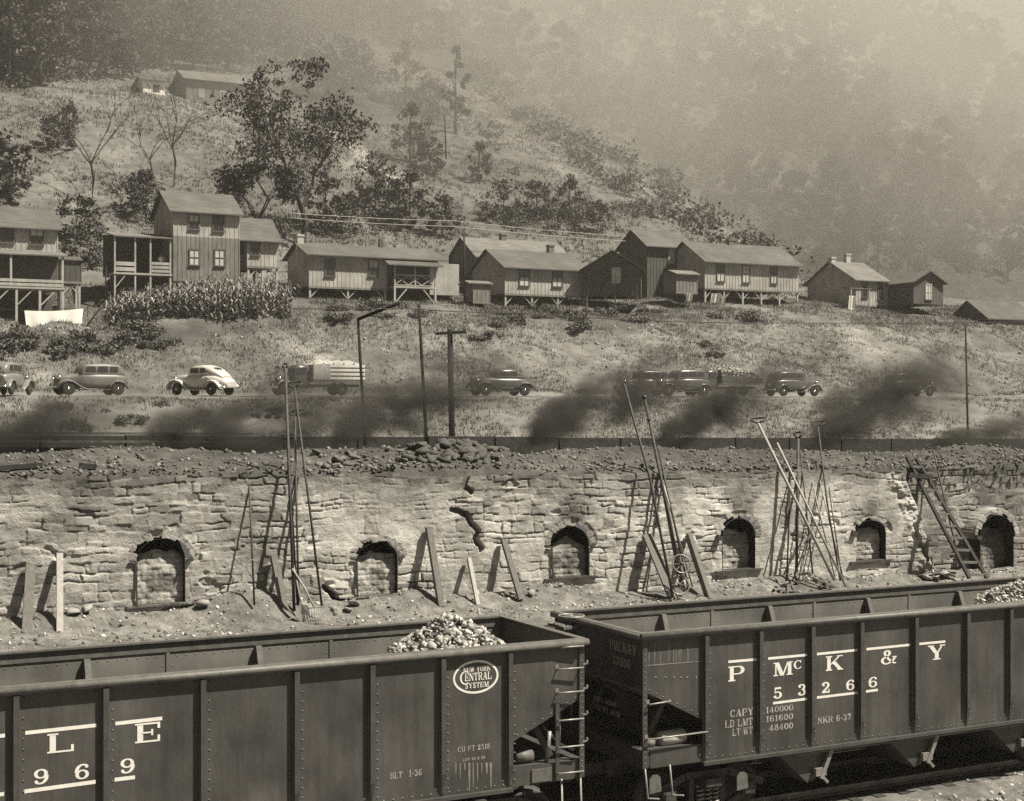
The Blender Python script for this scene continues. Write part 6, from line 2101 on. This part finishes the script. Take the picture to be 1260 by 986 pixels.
# woods on the upper left
fp = [crown_tree("forest_tree", 80 + k, (12, 13, 10, 14, 9)[k], (4.0, 4.6, 3.6, 3.8, 3.6)[k], ('leaf', 'leaf_dk', 'leaf_mid', 'leaf', 'leaf_mid')[k]) for k in range(5)]
LFW = "leafy tree in the wood covering the top left of the hillside"
LFD = "dark dense tree in the shaded clump at the top left corner of the wood"
fr_ = random.Random(5)
got = []
tries = 0
while len(got) < 200 and tries < 9000:
    tries += 1
    px, py = fr_.uniform(-50, 640), fr_.uniform(-75, 112)
    lim = np.interp(px, [-60, 40, 170, 190, 330, 400, 470, 560, 640], [230, 108, 95, 84, 92, 60, 52, 70, 95])
    if py > lim: continue
    h_ = hit(px, py)
    if h_ is None or any((h_ - g).length < 3.3 for g in got): continue
    got.append(h_)
    dark = 55 < px < 165 and py < 95
    k = 1 if dark else fr_.choice((0, 2, 3, 4, 2))
    o = copy_tree(fp[k])
    o.location = h_ - Vector((0, 0, .4)); s_ = fr_.uniform(.55, .95) * (1.1 if dark else 1); o.scale = (s_, s_, s_ * fr_.uniform(.85, 1.15)); o.rotation_euler = (0, 0, fr_.uniform(0, 6.3))
    tag(o, LFD if dark else LFW, "tree", "trees of the dark clump" if dark else "trees of the upper left wood")
# far wood across the hollow, dim in the smoke
LFR = "dim tree of the far wood fading into the smoke on the right"
n_far = 0
far_rest = []
got2 = []
tries = 0
while n_far < 230 and tries < 9000:
    tries += 1
    px, py = fr_.uniform(590, 1330), fr_.uniform(-60, 330)
    lim = np.interp(px, [590, 700, 800, 900, 1000, 1330], [60, 150, 210, 262, 300, 330])
    if py > lim: continue
    h_ = hit(px, py)
    if h_ is None or any((h_ - g).length < 5.5 for g in got2): continue
    got2.append(h_); n_far += 1
    k = fr_.choice((0, 2, 3, 4, 1)); s_ = fr_.uniform(.7, 1.25); a_ = fr_.uniform(0, 6.3)
    if n_far > 95:
        far_rest.append((h_, k, s_, a_)); continue
    o = copy_tree(fp[k])
    o.location = h_ - Vector((0, 0, .4)); o.scale = (s_, s_, s_); o.rotation_euler = (0, 0, a_)
    tag(o, LFR, "tree", "trees of the far wood")
V_, F_, o_ = [], [], 0
for h_, k, s_, a_ in far_rest:
    me = [c for c in bpy.data.objects if c.parent == fp[k] and c.name.startswith("crown")][0].data
    v = np.zeros(len(me.vertices) * 3, np.float32); me.vertices.foreach_get('co', v)
    v = (v.reshape(-1, 3) * s_) @ np.array(Matrix.Rotation(a_, 3, 'Z')).T + np.array(h_ - Vector((0, 0, .4)))
    V_.append(v); F_.append(np.arange(len(v)).reshape(-1, 4) + o_); o_ += len(v)
tag(np_mesh("far_wood", np.concatenate(V_), np.concatenate(F_), M['leaf']), "smoke dimmed foliage of the far wood between its nearer trees", "wood", kind='stuff')
def undergrowth(label, test, n, seed, size, m, rad=(.9, 2.2), per=34):
    r = random.Random(seed)
    cs, rs, pr = [], [], []
    tries = 0
    while len(cs) < n and tries < n * 6:
        tries += 1
        q = test(r)
        if q is None: continue
        h_ = hit(*q)
        if h_ is None: continue
        R_ = r.uniform(*rad)
        cs.append((h_.x, h_.y, h_.z + R_ * .45)); rs.append(R_); pr.append(int(per * r.uniform(.5, 1.3)))
    v, f = leaf_cloud(cs, rs, pr, size, seed, .75)
    tag(np_mesh("undergrowth", v, f, M[m]), label, "undergrowth", kind='stuff')
def t_left(r):
    px, py = r.uniform(-50, 640), r.uniform(-60, 112)
    lim = np.interp(px, [-60, 40, 170, 190, 330, 400, 470, 560, 640], [235, 104, 92, 80, 88, 64, 52, 72, 98]) + r.gauss(0, 4)
    return (px, py) if py < lim else None
def t_far(r):
    px, py = r.uniform(560, 1330), r.uniform(-60, 345)
    return (px, py) if py < np.interp(px, [560, 700, 800, 900, 1000, 1330], [100, 200, 260, 320, 345, 350]) else None
def t_mid(r):
    """brush in drifts over the open slope"""
    px, py = r.uniform(360, 900), r.uniform(90, 290)
    if fbm(px / 46, py / 24, 77, 3) < .16 or (395 < px < 505 and 140 < py < 245): return None
    return (px, py) if py > np.interp(px, [360, 560, 700, 860, 900], [90, 125, 205, 270, 292]) else None
undergrowth("leafy undergrowth beneath the trees of the upper left wood", t_left, 1500, 5, .30, 'leaf')
undergrowth("smoke dimmed undergrowth of the far wood across the hollow", t_far, 1900, 6, .30, 'leaf', (1.0, 2.8), 60)
undergrowth("low brush in drifts over the open slope above the middle houses", t_mid, 420, 7, .16, 'leaf_mid', (.35, .95), 40)
for q_ in fp:
    for ch in [c for c in bpy.data.objects if c.parent == q_]:
        bpy.data.objects.remove(ch)
    bpy.data.objects.remove(q_)

# weeds and shrubs on the road bank
GS = "shrubs on the road bank"
sb = [make_bush("shrub", 120 + k, 1.0, ('weed', 'weed2', 'weed')[k % 3], "", GS, n=12, per=80, leaf=.11) for k in range(6)]
LS = {'a': "low dark shrub in the weedy strip along the top of the bank", 'b': "scrubby bush on the bank left of the corn and above the tan car", 'c': "weed bush on the lower bank between the road and the timber wall"}
k = 0
def shrub(px, py, sc, lab, yr=(70, 130)):
    global k
    h_ = hit(px, py, *yr)
    if h_ is None: return
    put(sb[k % 6], k < 6, h_ - Vector((0, 0, .1)), sc, rnd.uniform(0, 6.3), lab, GS, rnd.uniform(.7, 1.1)); k += 1
for _ in range(46):
    px = rnd.choice([rnd.uniform(370, 520), rnd.uniform(590, 800), rnd.uniform(800, 1250), rnd.uniform(590, 800)])
    shrub(px, np.interp(px, [370, 600, 800, 1250], [385, 392, 390, 398]) + rnd.gauss(0, 8), rnd.uniform(.5, 1.25), LS['a'])
for _ in range(28):
    px = rnd.uniform(-10, 210)
    shrub(px, np.interp(px, [0, 150, 210], [425, 425, 405]) + rnd.gauss(0, 12), rnd.uniform(.5, 1.2), LS['b'])
for _ in range(16):
    px = rnd.uniform(0, 640)
    shrub(px, rnd.uniform(500, 530), rnd.uniform(.3, .7), LS['c'], (66, 84))
for px, py in ((610, 405), (607, 415), (590, 420), (866, 425), (880, 440), (165, 520), (75, 505)):
    shrub(px, py, .8, "dark bush standing alone on the bare face of the bank")

# grass: far too many blades to count
def grass(name, label, n, s0, s1, n0, n1, hgt, seed, wid=.05, test=None):
    r = np.random.default_rng(seed)
    s = r.uniform(s0, s1, n); y = r.uniform(n0, n1, n)
    z = hterr(s, y)
    px, py = project(s, y, z)
    keep = (px > -40) & (px < 1300)
    dens = fbm(s * .22, y * .22, seed, 3)
    keep &= dens + r.normal(0, .22, n) > -.12 + .10 * sstep(90, 91, y) * sstep(103, 99, y)
    keep &= ~((y > 82) & (y < 89.2))
    s, y, z, px = s[keep], y[keep], z[keep], px[keep]
    m_ = len(s)
    nb = 5
    a = r.uniform(0, 6.28, (m_, nb)); l = hgt * r.uniform(.45, 1.2, (m_, nb)); q = r.uniform(.1, .75, (m_, nb)); 
    ox = r.normal(0, .12, (m_, nb)); oy = r.normal(0, .12, (m_, nb))
    bx = s[:, None] + ox; by = y[:, None] + oy; bz = np.repeat(z[:, None], nb, 1) - .04
    dx, dy = np.cos(a), np.sin(a)
    w = wid * r.uniform(.6, 1.4, (m_, nb))
    p0 = np.stack([bx - dy * w, by + dx * w, bz], -1); p1 = np.stack([bx + dy * w, by - dx * w, bz], -1)
    p2 = np.stack([bx + dx * q * l, by + dy * q * l, bz + l], -1)
    V = np.stack([p0, p1, p2], 2).reshape(-1, 3)
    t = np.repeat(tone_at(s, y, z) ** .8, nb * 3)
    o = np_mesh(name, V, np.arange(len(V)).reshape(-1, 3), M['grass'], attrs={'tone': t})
    return tag(o, label, "grass", kind='stuff')
grass("bank_grass", "dry grass and weeds on the bank below the houses", 75000, 4, 118, 88.8, 118, .24, 3, .028)
grass("low_grass", "dry grass on the strip of bank below the road", 22000, 4, 92, 69, 82, .22, 4, .028)
grass("hill_grass", "rough grass over the hillside behind the houses", 60000, 10, 135, 118, 205, .34, 6, .05)
# ================================================================== smoke from the oven tops, and the smoky air
def smoke_mat(name, shade, dens, scale, seed, rise, r0, r1, veil=False, thr=.40, fade=.8, aniso=.2):
    m = bpy.data.materials.new(name)
    m.use_nodes = True
    nt = m.node_tree
    nt.nodes.clear()
    N, L = nt.nodes.new, nt.links.new
    out = N("ShaderNodeOutputMaterial")
    pv = N("ShaderNodeVolumePrincipled")
    pv.inputs['Color'].default_value = grey(shade)
    pv.inputs['Anisotropy'].default_value = aniso
    L(pv.outputs['Volume'], out.inputs['Volume'])

    def mth(op, a, b=None, c=None, clamp=False):
        n = N("ShaderNodeMath"); n.operation = op; n.use_clamp = clamp
        for i, v in enumerate((a, b, c)):
            if v is None: continue
            if isinstance(v, (int, float)): n.inputs[i].default_value = v
            else: L(v, n.inputs[i])
        return n.outputs[0]
    tc = N("ShaderNodeTexCoord")
    sp = N("ShaderNodeSeparateXYZ")
    L(tc.outputs['Generated'], sp.inputs[0])
    x, y, z = sp.outputs
    nz = N("ShaderNodeTexNoise")
    nz.noise_dimensions = '4D'
    nz.inputs['W'].default_value = seed
    nz.inputs['Scale'].default_value = scale
    nz.inputs['Detail'].default_value = 5
    nz.inputs['Roughness'].default_value = .62
    nz.inputs['Distortion'].default_value = .35 if not veil else 0
    mp = N("ShaderNodeMapping")
    mp.inputs['Rotation'].default_value = (0, R(25), 0)
    mp.inputs['Scale'].default_value = (.55, 1, 1)
    L(tc.outputs['Object'], mp.inputs['Vector'])
    L(mp.outputs['Vector'], nz.inputs['Vector'])
    if veil:
        def edge(v, w):
            return mth('MULTIPLY', mth('SMOOTH_MIN', mth('DIVIDE', v, w), 1, .2), mth('SMOOTH_MIN', mth('DIVIDE', mth('SUBTRACT', 1, v), w), 1, .2))
        fall = mth('MULTIPLY', edge(x, .3), mth('MULTIPLY', edge(y, .3), edge(z, .35)), clamp=True)
    else:
        w_ = N("ShaderNodeTexNoise")
        w_.noise_dimensions = '4D'
        w_.inputs['W'].default_value = seed + 40
        w_.inputs['Scale'].default_value = scale * .62
        w_.inputs['Detail'].default_value = 3
        L(tc.outputs['Object'], w_.inputs['Vector'])
        ws = N("ShaderNodeSeparateColor")
        L(w_.outputs['Color'], ws.inputs[0])
        z = mth('ADD', z, mth('MULTIPLY', mth('SUBTRACT', ws.outputs[0], .5), mth('ADD', mth('MULTIPLY', x, .75), .18)))
        y = mth('ADD', y, mth('MULTIPLY', mth('SUBTRACT', ws.outputs[1], .5), .35))
        zc = mth('ADD', mth('MULTIPLY', mth('POWER', x, .8), rise), r0 * .9)
        rad = mth('ADD', mth('MULTIPLY', x, r1), r0)
        dz = mth('DIVIDE', mth('SUBTRACT', z, zc), rad)
        dy = mth('DIVIDE', mth('SUBTRACT', y, .5), mth('ADD', mth('MULTIPLY', x, .3), .18))
        d = mth('SQRT', mth('ADD', mth('MULTIPLY', dz, dz), mth('MULTIPLY', dy, dy)))
        fall = mth('SUBTRACT', 1.0, d, clamp=True)
        fall = mth('MULTIPLY', fall, mth('POWER', mth('SUBTRACT', 1.0, x, clamp=True), fade))
        fall = mth('MULTIPLY', fall, mth('MULTIPLY', x, 14, clamp=True))
    nn = mth('MULTIPLY', mth('SUBTRACT', nz.outputs['Fac'], thr, clamp=True), 1 / (1 - thr) * 2.2)
    dn = mth('MULTIPLY', mth('MULTIPLY', fall, nn), dens)
    L(dn, pv.inputs['Density'])
    return m

def puff(label, px, py, n, L_, W_, H_, dens, seed, shade=.13, rise=.55, r0=.16, r1=.34, name="smoke", **kw):
    p = on_n(px, py, n)
    o = MB().box(0, L_, -W_ / 2, W_ / 2, 0, H_).build(name, smoke_mat("smoke_" + str(seed), shade, dens * 1.5, 1.5 if W_ < 4 else .5, seed, rise, r0, r1, **kw))
    o.location = p
    return tag(o, label, "smoke", "smoke blowing off the oven tops", 'stuff')

puff("dark smoke puff rolling low along the oven tops at the far left", -60, 566, 31.5, 4.2, 2.2, 1.7, 13, 1, rise=.4, r0=.2, fade=1.5)
puff("long low dark smoke puff above the lone scraper rod", 175, 571, 31.8, 6.0, 2.6, 2.6, 16, 2, rise=.32, r0=.2, fade=1.5)
puff("dark smoke puff behind the iron poles and the stone heap", 405, 562, 33.3, 5.2, 2.4, 2.7, 17, 3, rise=.6, r0=.2, fade=1.5)
puff("darkest smoke puff billowing up from the fire right of the stone heap", 643, 562, 33.0, 5.4, 2.6, 2.8, 18, 4, rise=.65, r0=.17, fade=1.6)
puff("dark smoke puff rising right of the middle rods", 812, 564, 32.5, 4.8, 2.6, 2.7, 16, 5, rise=.7, r0=.17, fade=1.6)
puff("dark smoke puff between the right rods and the ladder", 985, 568, 32.0, 6.6, 2.8, 3.2, 12, 6, rise=.6, r0=.22, fade=1.4)
puff("low dark smoke puff at the right edge", 1150, 562, 32.0, 5.0, 2.4, 1.7, 13, 7, rise=.35, r0=.2, fade=1.3)
puff("thin smoke drifting across the parked cars behind the darkest puff", 690, 520, 45, 18, 6, 4.0, .22, 8, rise=.45)
puff("thin smoke drifting over the right end of the road", 1000, 520, 48, 20, 7, 5.5, .26, 9, rise=.5)
puff("thin smoke drifting from the iron poles over the truck", 300, 540, 42, 14, 5, 3.0, .2, 10, rise=.4)

# thick pale smoke lying in the hollow and over the far hillside
sb_ = MB().box(60, 330, 122, 330, 12, 200).build("smoke_bank", smoke_mat("smoke_bank", .92, .0155, .020, 3, 0, 0, 0, veil=True, thr=.30, aniso=.0))
tag(sb_, "pale smoke bank filling the hollow and hiding the far hillside on the right", "smoke", kind='stuff')
sb2 = MB().box(20, 132, 119, 215, 14, 92).build("smoke_veil", smoke_mat("smoke_veil", .85, .008, .035, 5, 0, 0, 0, veil=True, thr=.25, aniso=.0))
tag(sb2, "thin pale smoke veil lying over the slope behind the houses", "smoke", kind='stuff')

hz = bpy.data.materials.new("smoky_air")
hz.use_nodes = True
hz.node_tree.nodes.clear()
ho = hz.node_tree.nodes.new("ShaderNodeOutputMaterial")
hv = hz.node_tree.nodes.new("ShaderNodeVolumePrincipled")
hv.inputs['Color'].default_value = grey(.86)
hv.inputs['Density'].default_value = .00032
hv.inputs['Anisotropy'].default_value = .1
hz.node_tree.links.new(hv.outputs['Volume'], ho.inputs['Volume'])
o = MB().box(-145, 425, -22, 405, -4, 235).build("haze", hz)
tag(o, "smoky air hanging over the whole valley", "haze", kind='stuff')
